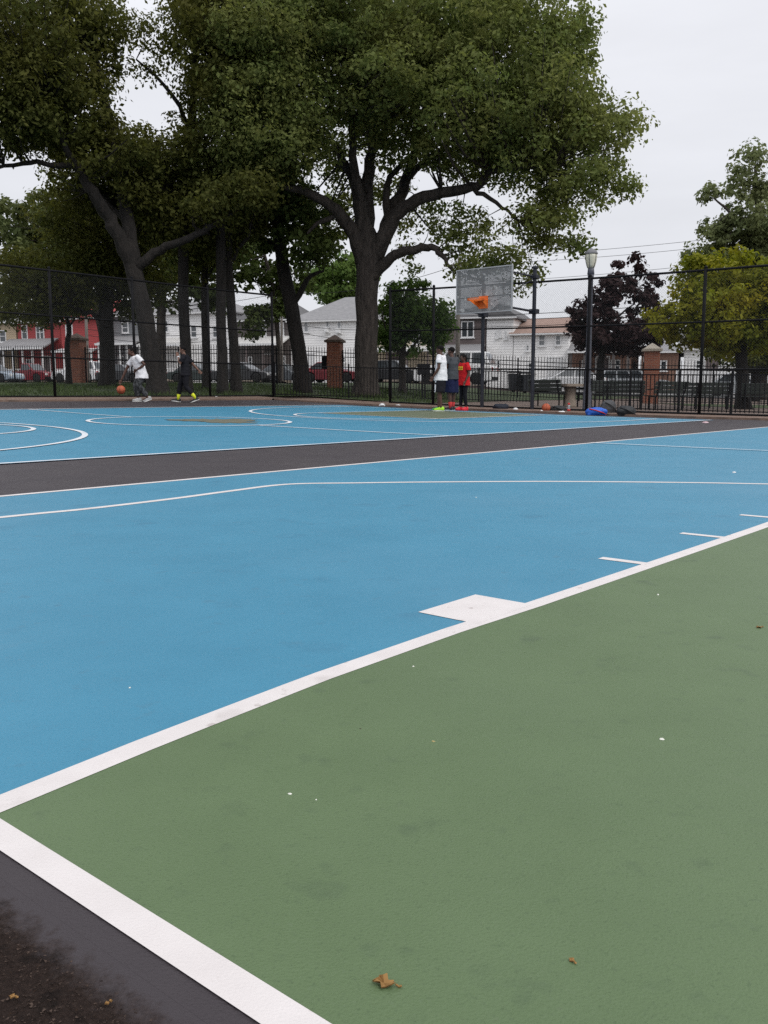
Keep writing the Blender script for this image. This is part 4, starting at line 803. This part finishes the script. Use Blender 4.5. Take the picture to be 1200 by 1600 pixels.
def litter(name, px, py, w, d, h, m, label, cat, seed, group=None):
    p = hit(px, py); rg2 = random.Random(seed); b = MB(); n = 9; rings = []
    for i, (s, z) in enumerate(((1, 0), (1.05, .35), (.7, .8), (.2, 1))): rings.append([(w / 2 * s * math.cos(2 * math.pi * k / n) * rg2.uniform(.7, 1.15), d / 2 * s * math.sin(2 * math.pi * k / n) * rg2.uniform(.7, 1.15), h * z * rg2.uniform(.7, 1.1) + .002) for k in range(n)])
    b.loft(rings); o = b.build(name, m); o.location = p; o.rotation_euler = (0, 0, rg2.uniform(0, 3)); return tag(o, label, cat, group)
litter('cloth', 805, 642, .26, .16, .09, paper, 'crumpled white cloth right of the navy clothes pile', 'cloth', 1)
litter('paper_cup', 878, 646.5, .2, .1, .08, paper, 'crushed white cup in front of the low black bag', 'cup', 2)
litter('crumpled_paper', 846, 644.5, .12, .1, .06, paper, 'small white scrap of paper left of the resting basketball', 'paper', 3)
litter('crumpled_paper', 597, 634.5, .28, .18, .09, paper, 'crumpled white paper at the left post of the right fence', 'paper', 4)
litter('crumpled_paper', 622, 635.5, .2, .14, .07, paper, 'crumpled white paper in the open on the kerb left of the trio', 'paper', 5)
litter('food_wrapper', 1102, 661, .22, .14, .03, mat('pale_pink_foil', (.6, .42, .45), rough=.5), 'flat pale pink wrapper on the kerb at right', 'wrapper', 6)
litter('crumpled_paper', 338, 622, .2, .12, .07, paper, 'small pale scrap on the grass behind the walking player', 'paper', 7)
litter('white_cap', 1147, 739.5, .03, .03, .012, paper, 'tiny white cap lying alone on the blue court at right', 'bottle cap', 8)
leafm = mat('dry_leaf', (.2, .1, .025), (.34, .19, .06), .8, 60, 4)
def dry_leaf(px, py, s, rz, label, seed, wide=1.0, curl=1.0):
    p = hit(px, py); rg2 = random.Random(seed); b = MB(); P = []
    out = [(0, -.5), (.1, -.3), (.32, -.34), (.24, -.12), (.46, -.02), (.26, .1), (.36, .3), (.14, .24), (.05, .52), (-.1, .26), (-.33, .34), (-.22, .1), (-.45, .0), (-.25, -.14), (-.3, -.36), (-.1, -.28)]
    for z0 in (0, .0012):
        for x, y in out: P.append((x * s * .75, y * s * .8 * wide, .003 + z0 + s * curl * (.1 * abs(x) + .07 * (1 + math.sin(9 * y + 2 * x)))))
        P.append((0, 0, .003 + z0 + .02 * s))
    n = len(out); b.add(P, [(k, (k + 1) % n, n) for k in range(n)] + [((k + 1) % n + n + 1, k + n + 1, 2 * n + 1) for k in range(n)]); b.tube([(0, -.48 * s, .006 + .02 * s), (.05 * s, -.6 * s, .004), (.07 * s, -.7 * s, .005)], .0012, 5)
    o = b.build('dry_leaf', leafm); o.location = p; o.rotation_euler = (0, 0, rz); return tag(o, label, 'leaf')
dry_leaf(600, 1549, .027, 1.25, 'largest dry brown leaf near the bottom edge of the green key', 1, 1.25, 1.5); dry_leaf(893, 1506, .01, .4, 'small curled leaf right of the largest brown leaf', 2)
dry_leaf(1186, 984, .022, 1.9, 'small dark leaf on the green key at the right edge', 3); dry_leaf(20, 1567, .009, 1.2, 'small tan leaf fragment on the rough asphalt in the bottom left corner', 4); dry_leaf(168, 1580, .007, 2.2, 'tiny leaf fragment on the dark coating left of the baseline', 5)
chip = mat('white_chip', (.68, .68, .62), rough=.8); darkchip = mat('dark_chip', (.05, .04, .03), rough=.9); tanchip = mat('tan_chip', (.36, .29, .13), rough=.9)
gp = 'specks of debris on the green key'
for i, (x, y, s, m) in enumerate([(453, 1243, .008, chip), (494, 1253, .005, chip), (646, 1045, .008, chip), (677, 1164, .008, tanchip), (563, 1143, .006, darkchip), (1034, 1160, .012, chip), (1028, 931, .012, chip), (203, 1077, .007, chip), (744, 778, .012, chip)]):
    o = litter('debris_speck', x, y, s * .9, s * .6, s * .3, m, 'tiny speck of debris lying on the court paint', 'debris', 40 + i, gp)

# ------------------------------------------------------------------ benches and table behind the fence
def bench():
    t = thing('park_bench', 'x', 'bench', (0, 0, 0), 0, 'park benches behind the right fence'); Lb = 1.25
    s = MB()
    for k in range(4): s.box((0, -.18 + .115 * k, .445), (Lb, .09, .035))
    s.build('seat', M['benchwood'], t, bevel=.005)
    s = MB()
    for k in range(3): s.box((0, .245 + .035 * k, .57 + .13 * k), (Lb, .034, .112), M=Matrix.Rotation(-.25, 3, 'X'))
    s.build('backrest', M['benchwood'], t, bevel=.005)
    for x in (-.5, .5):
        b = MB(); b.tube([(x, -.17, 0), (x, -.17, .42), (x, .2, .42), (x, .3, .62), (x, .36, .88)], .026, 8); b.tube([(x, .17, 0), (x, .17, .42)], .026, 8); b.build('leg', M['black'], t)
    for x in (-.59, .59):
        b = MB(); b.tube([(x, -.2, .44), (x, -.2, .63), (x, .28, .66)], .018, 8); b.build('armrest', M['black'], t)
    return t
B = bench(); bl = [(857, 30.2, math.radians(140), 'dark green bench left of the concrete table'), (923, 30.4, math.radians(222), 'dark green bench right of the concrete table beyond the lamp'), (975, 28, math.radians(165), 'dark bench behind the two backpacks'), (1040, 28.2, math.radians(200), 'dark bench backed to us in front of the pale capped pillar'), (1112, 29.8, math.radians(170), 'dark bench under the yellow green tree left of its trunk'), (1188, 30.4, math.radians(160), 'dark bench at the right edge under the tree'), (1085, 31.2, math.radians(10), 'farther dark bench facing us left of the tree trunk')]
for i, (px, Y, rz, lab) in enumerate(bl):
    p = foot(px, Y) + Vector((0, 0, .02))
    if i == 0: B.location = p; B.rotation_euler = (0, 0, rz); B['label'] = lab
    else: dup(B, p, rz, lab)
t = thing('concrete_table', 'square concrete game table on a thick pedestal between two benches', 'table', foot(891, 30) + Vector((0, 0, .02)), .4)
MB().box((0, 0, .72), (.82, .82, .09)).build('tabletop', M['conc'], t, bevel=.01); MB().lathe([(.24, 0), (.2, .05), (.17, .4), (.2, .675)], n=16).build('pedestal', M['conc'], t, True)
def bin_(px, Y, label, m):
    t = thing('wheelie_bin', label, 'bin', foot(px, Y) + Vector((0, 0, .03)), .1); MB().box((0, 0, .52), (.46, .5, .82), taper=1.12).build('body', m, t, bevel=.015)
    b = MB(); b.box((0, -.01, 1.0), (.62, .66, .05)); b.box((0, .02, 1.04), (.5, .5, .04)); b.build('lid', m, t, bevel=.012)
    for x in (-.27, .27): MB().prism([(.08 * math.cos(a), .1 + .08 * math.sin(a)) for a in np.linspace(0, 6.28, 13)[:-1]], .2, .25).build('wheel', M['rubber'], t)
binm = mat('dark_bin_plastic', (.02, .022, .03), rough=.5)
def dark_sign(px, py, Y, w, h, label):
    p = at(px, py, Y); t = thing('fence_sign', label, 'sign', p, 0); MB().box((0, 0, 0), (w, .03, h)).build('panel', M['black'], t, bevel=.01); b = MB()
    for x in (-w * .35, w * .35): b.box((x, .04, 0), (.03, .05, h * .9))
    b.build('bracket', M['black'], t)
dark_sign(662, 577, 32.92, .48, .4, 'blank black box panel on the low fence left of the trio'); dark_sign(509, 566, 39.7, .36, .58, 'blank black panel on the iron fence beside the middle pillar')

# ------------------------------------------------------------------ houses along the street
SA = math.atan2(-.33, .944)
def s_of(px, d): k = (px - 600) / 1397.0; return (k * (66 + .944 * d) - .33 * d) / (.944 + .33 * k)
def zof(py, Y): return (616 - py) * Y / 1397.0 + CAM_H
class House:
    def __init__(h, name, label, px0, px1, d=12, depth=9):
        h.d = d; h.s0, h.s1 = s_of(px0, d), s_of(px1, d); h.w = h.s1 - h.s0; p = street_pt(h.s0, d); h.Y = p[1]; h.z0 = g(p[0], p[1]) + .05; h.depth = depth
        h.t = thing(name, label, 'house', (p[0], p[1], h.z0), SA)
    def px(h, x, y): s = s_of(x, h.d); p = street_pt(s, h.d); return s - h.s0, zof(y, p[1]) - h.z0
    def zl(h, y, x=None): return zof(y, h.Y if x is None else street_pt(s_of(x, h.d), h.d)[1]) - h.z0
    def body(h, eave, m, name='wall'): h.e = eave; MB().box((h.w / 2, h.depth / 2, eave / 2 - .2), (h.w, h.depth, eave + .4)).build(name, m, h.t)
    def roof(h, kind, rise, m, o=.35):
        e, w, D = h.e, h.w, h.depth; b = MB(); x0, x1, y0, y1 = -o, w + o, -o, D + o
        if kind == 'gx': P = [(x0, y0, e), (x1, y0, e), (x1, y1, e), (x0, y1, e), (x0, D / 2, e + rise), (x1, D / 2, e + rise)]; F = [(0, 1, 5, 4), (2, 3, 4, 5), (1, 2, 5), (3, 0, 4)]
        elif kind == 'gy': P = [(x0, y0, e), (x1, y0, e), (x1, y1, e), (x0, y1, e), (w / 2, y0, e + rise), (w / 2, y1, e + rise)]; F = [(0, 1, 4), (2, 3, 5), (1, 2, 5, 4), (3, 0, 4, 5)]
        else: k = min(w, D) * .42; P = [(x0, y0, e), (x1, y0, e), (x1, y1, e), (x0, y1, e), (min(k, w / 2 - .05), D / 2, e + rise), (max(w - k, w / 2 + .05), D / 2, e + rise)]; F = [(0, 1, 5, 4), (1, 2, 5), (2, 3, 4, 5), (3, 0, 4)]
        n = len(P); P2 = [(x, y, z - .14) for x, y, z in P[:4]]; b.add(P + P2, F + [(0, n, n + 1, 1), (1, n + 1, n + 2, 2), (2, n + 2, n + 3, 3), (3, n + 3, n, 0), (n + 3, n + 2, n + 1, n)])
        r = b.build('roof', m, h.t); c = MB()
        c.box((w / 2, y0 - .05, e - .1), (w + 2 * o, .08, .12)); c.build('gutter', M['trim'], r); return r
    def window(h, x, y, wp, hp, split=1, pane='glass', frame='trim', ac=False, side=None, z=None):
        cx, cz = h.px(x, y); k = h.Y / 1397; w, hh = wp * k * 1.02, hp * k; b = MB(); f = .09
        for xx in (-w / 2 + f / 2, w / 2 - f / 2): b.box((cx + xx, -.03, cz), (f, .1, hh))
        for zz in (-hh / 2 + f / 2, hh / 2 - f / 2): b.box((cx, -.03, cz + zz), (w - 2 * f, .1, f))
        b.box((cx, -.032, cz), (w - 2 * f, .07, .06)); b.box((cx, -.06, cz - hh / 2 - .04), (w + .16, .16, .08))
        for i in range(1, split): b.box((cx - w / 2 + w * i / split, -.034, cz), (f * 1.1, .104, hh - 2 * f))
        fo = b.build('window', M[frame], h.t); MB().box((cx, -.012, cz), (w - 2 * f + .02, .03, hh - 2 * f + .02)).build('pane', M[pane], fo)
        if ac: c = MB(); c.box((cx - .0, -.3, cz - hh * .3), (min(.62, w * .9), .5, .42)); c.box((cx, -.56, cz - hh * .3), (min(.5, w * .75), .02, .3)); c.build('air_conditioner', M['trim'], h.t)
    def porch(h, x0, x1, ytop, ybot, dep, m, posts=4, postm='trim', rail=True, wallm=None, pr=.07):
        a, za = h.px(x0, ytop); b_, _ = h.px(x1, ytop); zb = h.zl(ybot); za = h.zl(ytop); b = MB()
        P = [(a, .0, za), (b_, .0, za), (b_ + .15, -dep, zb), (a - .15, -dep, zb)]; b.add(P + [(x, y, z - .14) for x, y, z in P], [(3, 2, 1, 0), (4, 5, 6, 7), (0, 1, 5, 4), (1, 2, 6, 5), (2, 3, 7, 6), (3, 0, 4, 7)])
        r = b.build('porch_roof', m, h.t); MB().box(((a + b_) / 2, -dep - .06, zb - .08), (b_ - a + .3, .09, .2)).build('fascia', M['trim'], r)
        MB().box(((a + b_) / 2, -dep / 2, .2), (b_ - a, dep - .02, .5)).build('porch_floor', M['conc'], h.t)
        for i in range(posts):
            x = a + .1 + (b_ - a - .2) * i / (posts - 1); MB().box((x, -dep + .2, zb / 2 + .1), (pr * 2, pr * 2, zb - .35)).build('porch_post', M[postm], h.t)
        if rail:
            c = MB(); c.box(((a + b_) / 2, -dep + .2, 1.3), (b_ - a, .05, .06)); c.box(((a + b_) / 2, -dep + .2, .6), (b_ - a, .05, .05)); n = int((b_ - a) / .22)
            for i in range(n): c.box((a + (b_ - a) * (i + .5) / n, -dep + .2, .95), (.04, .04, .64))
            c.build('railing', M[postm], h.t)
    def door(h, x, wpx=9, m='sid_brown'):
        cx, _ = h.px(x, 600); b = MB(); b.box((cx, -.02, 1.48), (.95, .08, 2.1)); o = b.build('door', M[m], h.t); MB().ell((cx + .36, -.08, 1.45), (.035, .04, .035), 8, 6).build('handle', M['rim'], o)
        c = MB()
        for xx in (-.53, .53): c.box((cx + xx, -.03, 1.5), (.1, .1, 2.2))
        c.box((cx, -.03, 2.62), (1.16, .1, .12)); c.build('door_frame', M['trim'], o)
h = House('house', 'tan house with grey roof at the left edge', -75, 30); h.body(h.zl(508), M['sid_tan']); h.roof('gx', 1.9, M['shingle']); h.window(-20, 525, 16, 20); h.window(10, 527, 12, 18); h.porch(-60, 26, 545, 556, 2.2, M['shingle'], 4); h.door(0)
h = House('house', 'red house with white framed windows and grey porch roof', 33, 99); h.body(h.zl(506), M['sid_red']); h.roof('gx', 1.7, M['shingle']); h.window(44, 521, 11, 22, 1); h.window(68, 521, 15, 24, 2); h.porch(20, 96, 531, 547, 2.6, M['shingle'], 6); h.window(50, 572, 14, 20, 2); h.door(75)
h = House('house', 'taller red gabled house section behind the left brick pillar', 100, 157, d=10.5, depth=10); h.body(h.zl(500), M['sid_red']); h.roof('gy', 2.3, M['sid_red']); h.window(113, 521, 13, 26, 1, 'pane_pale'); h.window(142, 488, 10, 14, 1); h.porch(98, 157, 546, 550, 1.2, M['trim'], 5); h.window(130, 575, 12, 20)
h = House('house', 'grey sided house with pale porch roof and thin white columns', 180, 234); h.body(h.zl(496), M['sid_grey']); h.roof('gx', 1.8, M['shingle']); h.window(200, 514, 12, 16); h.porch(178, 234, 527, 540, 2.4, M['shingle'], 6); h.door(214); h.window(192, 566, 12, 18, 2)
h = House('house', 'bright white house seen between the dark grove trunks', 236, 362); h.body(h.zl(493), M['sid_white']); h.roof('hip', 1.8, M['shingle']); h.window(262, 512, 11, 18); h.window(306, 520, 11, 18); h.window(340, 520, 11, 18); h.porch(238, 300, 530, 542, 2.2, M['canvas'], 4); h.window(325, 560, 12, 18); h.door(270, m='trim')
h = House('house', 'dark brown house with grey roof and pale porch awning', 372, 455); h.body(h.zl(503), M['sid_dark']); h.roof('hip', 2.3, M['shingle_dark']); h.window(412, 518, 14, 18, 2); h.window(440, 516, 12, 20, 2); h.porch(376, 455, 528, 541, 2.2, M['canvas'], 4, 'sid_brown', rail=False); h.window(390, 566, 12, 16, 2); h.door(420); h.window(440, 565, 14, 16, 2)
h = House('house', 'white house with hipped grey roof and window air conditioners', 456, 566, depth=12); h.body(h.zl(504), M['sid_white']); h.roof('hip', 2.6, M['shingle']); h.window(513, 512, 6, 19, 1, 'pane_pale', ac=True); h.window(531, 513, 7, 19, 1, 'pane_pale', ac=True); h.window(480, 512, 8, 18, 1, 'pane_pale'); h.window(537, 563, 8, 9); h.door(484, m='trim')
h = House('house', 'pale house hidden behind the oak trunk and small green tree', 578, 682); h.body(h.zl(515), M['sid_cream']); h.roof('gx', 1.8, M['shingle']); h.window(604, 530, 12, 18); h.window(650, 530, 12, 18); h.porch(584, 680, 543, 550, 2.2, M['canvas'], 4, 'sid_brown', rail=False); h.door(620)
h = House('house', 'brown shingled house with double white window behind the backboard', 690, 757, depth=11); h.body(h.zl(499), M['sid_brown']); h.roof('hip', 1.4, M['shingle_dark']); h.window(729.5, 516.5, 20, 25, 2); h.porch(692, 757, 540, 552, 2.0, M['shingle'], 3, 'sid_brown', rail=False); h.door(712); h.window(738, 570, 14, 16, 2)
h = House('house', 'narrow white house with slit windows right of the hoop pole', 759, 800, depth=11); h.body(h.zl(498), M['sid_white']); h.roof('gy', 1.1, M['shingle_dark']); h.window(775, 524, 3, 12); h.window(781, 522, 3, 12); h.window(789, 525, 4, 13, 1, 'pane_pale'); h.window(778, 570, 6, 14)
h = House('house', 'white house with orange shingled roof behind the fence post', 801, 886, depth=10); h.body(h.zl(523), M['sid_white']); h.roof('gx', 1.6, M['shingle_red']); h.window(845, 533, 11, 18, 1, 'pane_pale'); h.window(823, 545, 6, 10, 1, 'pane_pale'); h.window(870, 533, 9, 16, 1, 'pane_pale'); h.door(866, m='trim'); h.window(830, 575, 12, 16)
h = House('house', 'low brick house with dark porch behind the lamp post', 892, 985, depth=9); h.body(h.zl(548), M['brick_house']); h.roof('gx', 1.6, M['shingle']); h.porch(893, 984, 547, 551, 2.0, M['shingle_dark'], 5, 'sid_dark', rail=True, pr=.11); h.window(915, 572, 14, 18, 2); h.window(960, 572, 14, 18, 2); h.door(940)
h = House('house', 'low grey roofed brown house right of the pale capped pillar', 1000, 1058, depth=9); h.body(h.zl(550), M['brick_house']); h.roof('hip', 1.3, M['shingle']); h.window(1035, 572, 10, 16); h.door(1015)
h = House('house', 'small white house glimpsed under the yellow green tree', 1066, 1190, depth=9); h.body(h.zl(545), M['sid_white']); h.roof('gx', 1.5, M['shingle']); h.window(1090, 570, 10, 14); h.window(1130, 566, 12, 14, 2); h.window(1165, 566, 12, 14, 2); h.door(1110)
# white board fence in front of the small white house
p, q = street_pt(s_of(1056, 6.5), 6.5), street_pt(s_of(1150, 6.5), 6.5); Ln = float(np.linalg.norm(q - p))
t = thing('board_fence', 'white slatted garden fence under the yellow green tree', 'fence', (p[0], p[1], g(*p)), SA); b = MB(); n = int(Ln / .16)
for i in range(n): b.box((i * Ln / n, 0, .85), (.12, .03, 1.6))
b.build('boards', M['trim'], t); b = MB()
for z in (.4, 1.3): b.box((Ln / 2, .04, z), (Ln, .045, .08))
b.build('rail', M['trim'], t)

# ------------------------------------------------------------------ parked cars
def car(label, px, Y, L_, H_, kind, cm, flip=False, glass='glass', rz=None, W_=1.8, cat='car', dz=0.0):
    p = foot(px, Y); t = thing('parked_' + ('car' if cat == 'car' else cat.split()[0]), label, cat, (p.x, p.y, p.z + .04 + dz), (SA if rz is None else rz) + (math.pi if flip else 0), 'vehicles parked along the street')
    l, w, hb = L_ / 2, W_ / 2, H_ * (.6 if kind != 'van' else .55); r = .33 if kind == 'sedan' else .37; x1, x2 = l * .62, -l * .6
    def arch(cx): return [(cx + (r + .06) * math.cos(a), r + (r + .06) * math.sin(a)) for a in np.linspace(-.35, math.pi + .35, 9)]
    hood = hb * (.9 if kind == 'sedan' else .96)
    low = [(-l + .05, .28)] + arch(x2)[::-1] + arch(x1)[::-1] + [(l - .05, .28)]
    top = [(l, .45), (l - .03, hood * .8), (l - .18, hood * .93), (l * .42, hb), (-l * .62, hb), (-l + .12, hb * .96), (-l + .01, hb * .75), (-l, .45)]
    if kind == 'pickup': top = [(l, .45), (l - .03, hood * .85), (l - .18, hood * .96), (l * .42, hb), (-l * .12, hb), (-l * .13, hb * .98), (-l + .06, hb * .98), (-l, hb * .75), (-l, .45)]
    MB().prism(low + top, -w, w).build('body', cm, t, bevel=.05)
    if kind == 'sedan': A = ((l * .44, hb), (l * .02, H_), (-l * .38, H_ * .99), (-l * .74, hb))
    elif kind == 'pickup': A = ((l * .46, hb), (l * .2, H_), (-l * .06, H_), (-l * .13, hb))
    elif kind == 'van': A = ((l * .66, hb), (l * .34, H_), (-l * .93, H_), (-l * .98, hb))
    else: A = ((l * .46, hb), (l * .16, H_), (-l * .8, H_ * .98), (-l * .95, hb))
    wi = w * .8
    def P(i, s, k=0): x, z = A[i]; return (x, s * ((w - .06) if i in (0, 3) else wi) + s * k, z)
    b = MB(); b.add([P(0, -1), P(1, -1), P(2, -1), P(3, -1), P(0, 1), P(1, 1), P(2, 1), P(3, 1)], [(0, 1, 2, 3), (7, 6, 5, 4), (1, 5, 6, 2), (0, 4, 5, 1), (2, 6, 7, 3), (3, 7, 4, 0)]); b.build('cabin', cm, t, bevel=.04)
    for s in (-1, 1):
        n = 2 if kind != 'pickup' else 1
        if kind == 'suv': n = 3
        for i in range(n):
            f0, f1 = i / n + .025, (i + 1) / n - .025; q = []
            for fx, fz in ((f0, .12), (f1, .12), (f1, .86), (f0, .86)):
                xb = A[0][0] + (A[3][0] - A[0][0]) * (.05 + .9 * fx); xt = A[1][0] + (A[2][0] - A[1][0]) * (.04 + .92 * fx); x = xb + (xt - xb) * fz; z = hb + (H_ - hb) * fz; y = (w - .06) + (wi - w + .06) * fz + .012; q.append((x, s * y, z))
            b = MB(); b.add(q + [(x, y - s * .03, z) for x, y, z in q], [(0, 1, 2, 3), (7, 6, 5, 4), (0, 4, 5, 1), (1, 5, 6, 2), (2, 6, 7, 3), (3, 7, 4, 0)]); b.build('window', M[glass], t)
    for (i, j, nm, dx) in ((0, 1, 'windshield', .012), (3, 2, 'rear_window', -.012)):
        q = []
        for fy, fz in ((-.88, .1), (.88, .1), (.88, .9), (-.88, .9)):
            x = A[i][0] + (A[j][0] - A[i][0]) * fz; z = A[i][1] + (A[j][1] - A[i][1]) * fz; y = fy * ((w - .06) + (wi - w + .06) * fz); q.append((x + dx * 1.5, y, z + .012))
        b = MB(); b.add(q + [(x - dx * 3, y, z - .03) for x, y, z in q], [(0, 1, 2, 3), (7, 6, 5, 4), (0, 4, 5, 1), (1, 5, 6, 2), (2, 6, 7, 3), (3, 7, 4, 0)]); b.build(nm, M[glass], t)
    for cx in (x1, x2):
        for s in (-1, 1):
            R90 = Matrix.Rotation(math.pi / 2, 3, 'X'); b = MB(); tmp = MB().lathe([(r * .62, -.1), (r * .97, -.1), (r, -.06), (r, .06), (r * .97, .1), (r * .62, .1)], n=20)
            b.add([R90 @ Vector(v) + Vector((cx, s * (w - .11), r)) for v in tmp.v], tmp.f); wo = b.build('wheel', M['rubber'], t, True)
            tmp = MB().lathe([(r * .63, -.085), (r * .55, -.075), (r * .2, -.06), (.05, -.085)] if s > 0 else [(.05, .085), (r * .2, .06), (r * .55, .075), (r * .63, .085)], n=20); b = MB(); b.add([R90 @ Vector(v) + Vector((cx, s * (w - .11), r)) for v in tmp.v], tmp.f); b.build('rim', M['rim'], wo, True)
    for s in (-1, 1):
        MB().box((l - .1, s * w * .72, hood * .74), (.22, .34, .15)).build('headlight', M['lightglass'], t, bevel=.02); MB().box((-l + .08, s * w * .8, hb * .78), (.2, .26, .2)).build('tail_light', M['tail'], t, bevel=.02)
        MB().box((A[0][0] - .25, s * (w + .08), hb + .06), (.12, .18, .13)).build('mirror', cm, t, bevel=.02)
    for x in (l - .03, -l + .03): MB().box((x, 0, .42), (.12, W_ - .12, .2)).build('bumper', cm if kind == 'sedan' else M['black'], t, bevel=.03)
    return t
def paint(name, c): return mat(name, c, tuple(x * 1.03 for x in c), .22, 1.5, spec=.7)
pw, pr_, pb, ps, pg = paint('white_car_paint', (.84, .84, .84)), paint('red_car_paint', (.2, .012, .02)), paint('black_car_paint', (.014, .015, .018)), paint('silver_car_paint', (.42, .44, .46)), paint('grey_car_paint', (.1, .11, .12))
car('pale blue grey car cut off at the left edge', -6, 72, 4.4, 1.45, 'sedan', paint('pale_blue_car_paint', (.3, .36, .42)), cat='car')
car('dark red pickup truck parked in front of the red house', 48, 76, 4.6, 1.62, 'pickup', pr_, cat='pickup truck', flip=False)
car('white sport utility car parked behind the left brick pillar', 127, 74, 4.5, 1.75, 'suv', pw, flip=True)
car('black car glimpsed left of the leaning oak trunk', 196, 72, 4.4, 1.45, 'sedan', pb)
car('dark green black car behind the walking player', 310, 68, 4.4, 1.42, 'sedan', paint('dark_green_car_paint', (.015, .03, .026)))
car('dark car with pale windscreen behind the close pair of trunks', 382, 64, 4.5, 1.45, 'sedan', pb, flip=False)
car('dark red car half hidden by the middle brick pillar', 520, 62, 4.4, 1.42, 'sedan', pr_)
car('grey car behind the thick leaning trunk', 445, 70, 4.4, 1.45, 'sedan', pg)
car('black sedan parked behind the small green tree', 614, 61, 4.5, 1.5, 'suv', pb)
car('large white van parked behind the standing trio', 712, 58.5, 5.2, 2.15, 'suv', pw, flip=True, W_=1.95, cat='van')
car('white sedan parked between the hoop post and the copper tree', 890, 57, 4.75, 1.45, 'sedan', pw, flip=True, glass='pane_pale')  # sky reflection in the car windows is put into the pale glass colour
car('pale grey car parked behind the pale capped pillar', 990, 57, 4.5, 1.48, 'suv', ps)
car('silver car glimpsed under the tree at the right', 1155, 56, 4.4, 1.45, 'sedan', ps)
for px, Y, lab in ((803, 44.5, 'dark wheelie bin left of its twin behind the hoop poles'), (822, 44.2, 'dark wheelie bin nearer the right hoop pole')): bin_(px, Y, lab, binm)

# ------------------------------------------------------------------ utility poles and their wires
wires_from = []
def pole(px, Y, top, label, r=.14):
    p = foot(px, Y); zt = zof(top, Y) - p.z; t = thing('utility_pole', label, 'pole', p, SA); MB().tube([(0, 0, -.2), (.02, 0, zt * .5), (.05, 0, zt)], [r, r * .85, r * .65], 10).build('shaft', M['pole_wood'], t, True)
    b = MB(); b.box((.05, -.1, zt - .5), (1.9, .1, .12))
    for x in (-.8, -.3, .35, .9): b.lathe([(.03, 0), (.045, .05), (.03, .1)], (x, -.1, zt - .44), 8)
    b.build('crossarm', M['pole_wood'], t); return Vector((p.x, p.y, p.z + zt))
A1 = pole(139, 66, 470, 'weathered grey utility pole in front of the red house'); A2 = pole(714, 57, 408, 'tall grey utility pole behind the left edge of the backboard', .16); A3 = pole(441, 61, 455, 'dark slim utility pole left of the leaning trunk', .1)
A4 = Vector((34, 51, 11.5)); A5 = Vector((-60, 88, 10))
def wire(a, b, sag, label, r=.014):
    n = 24; b_ = MB(); b_.tube([Vector(a).lerp(Vector(b), i / n) - Vector((0, 0, sag * 4 * (i / n) * (1 - i / n))) for i in range(n + 1)], r, 5, cap=False); tag(b_.build('utility_wire', M['rubber']), label, 'wire', 'utility wires above the street')
for k, (dz, sg) in enumerate(((-.1, .5), (-.45, .6), (-1.6, .5), (-3.6, .7), (-3.9, .75), (-4.3, .8))):
    lab = ['highest utility wire', 'second highest utility wire', 'middle utility wire', 'upper of the three low cables', 'middle of the three low cables', 'lowest utility cable'][k]
    D_ = Vector((0, 0, dz)); wire(A2 + D_, A4 + D_ * .9, sg, lab + ' running right from the pole behind the backboard', .012 if k < 3 else .02)
    if k in (1, 3, 5): wire(A3 + Vector((0, 0, dz * .6)), A2 + D_, sg, lab + ' strung between the slim dark pole and the backboard pole', .016); wire(A1 + Vector((0, 0, dz * .6)), A3 + Vector((0, 0, dz * .6)), sg, lab + ' strung between the two left utility poles', .016)
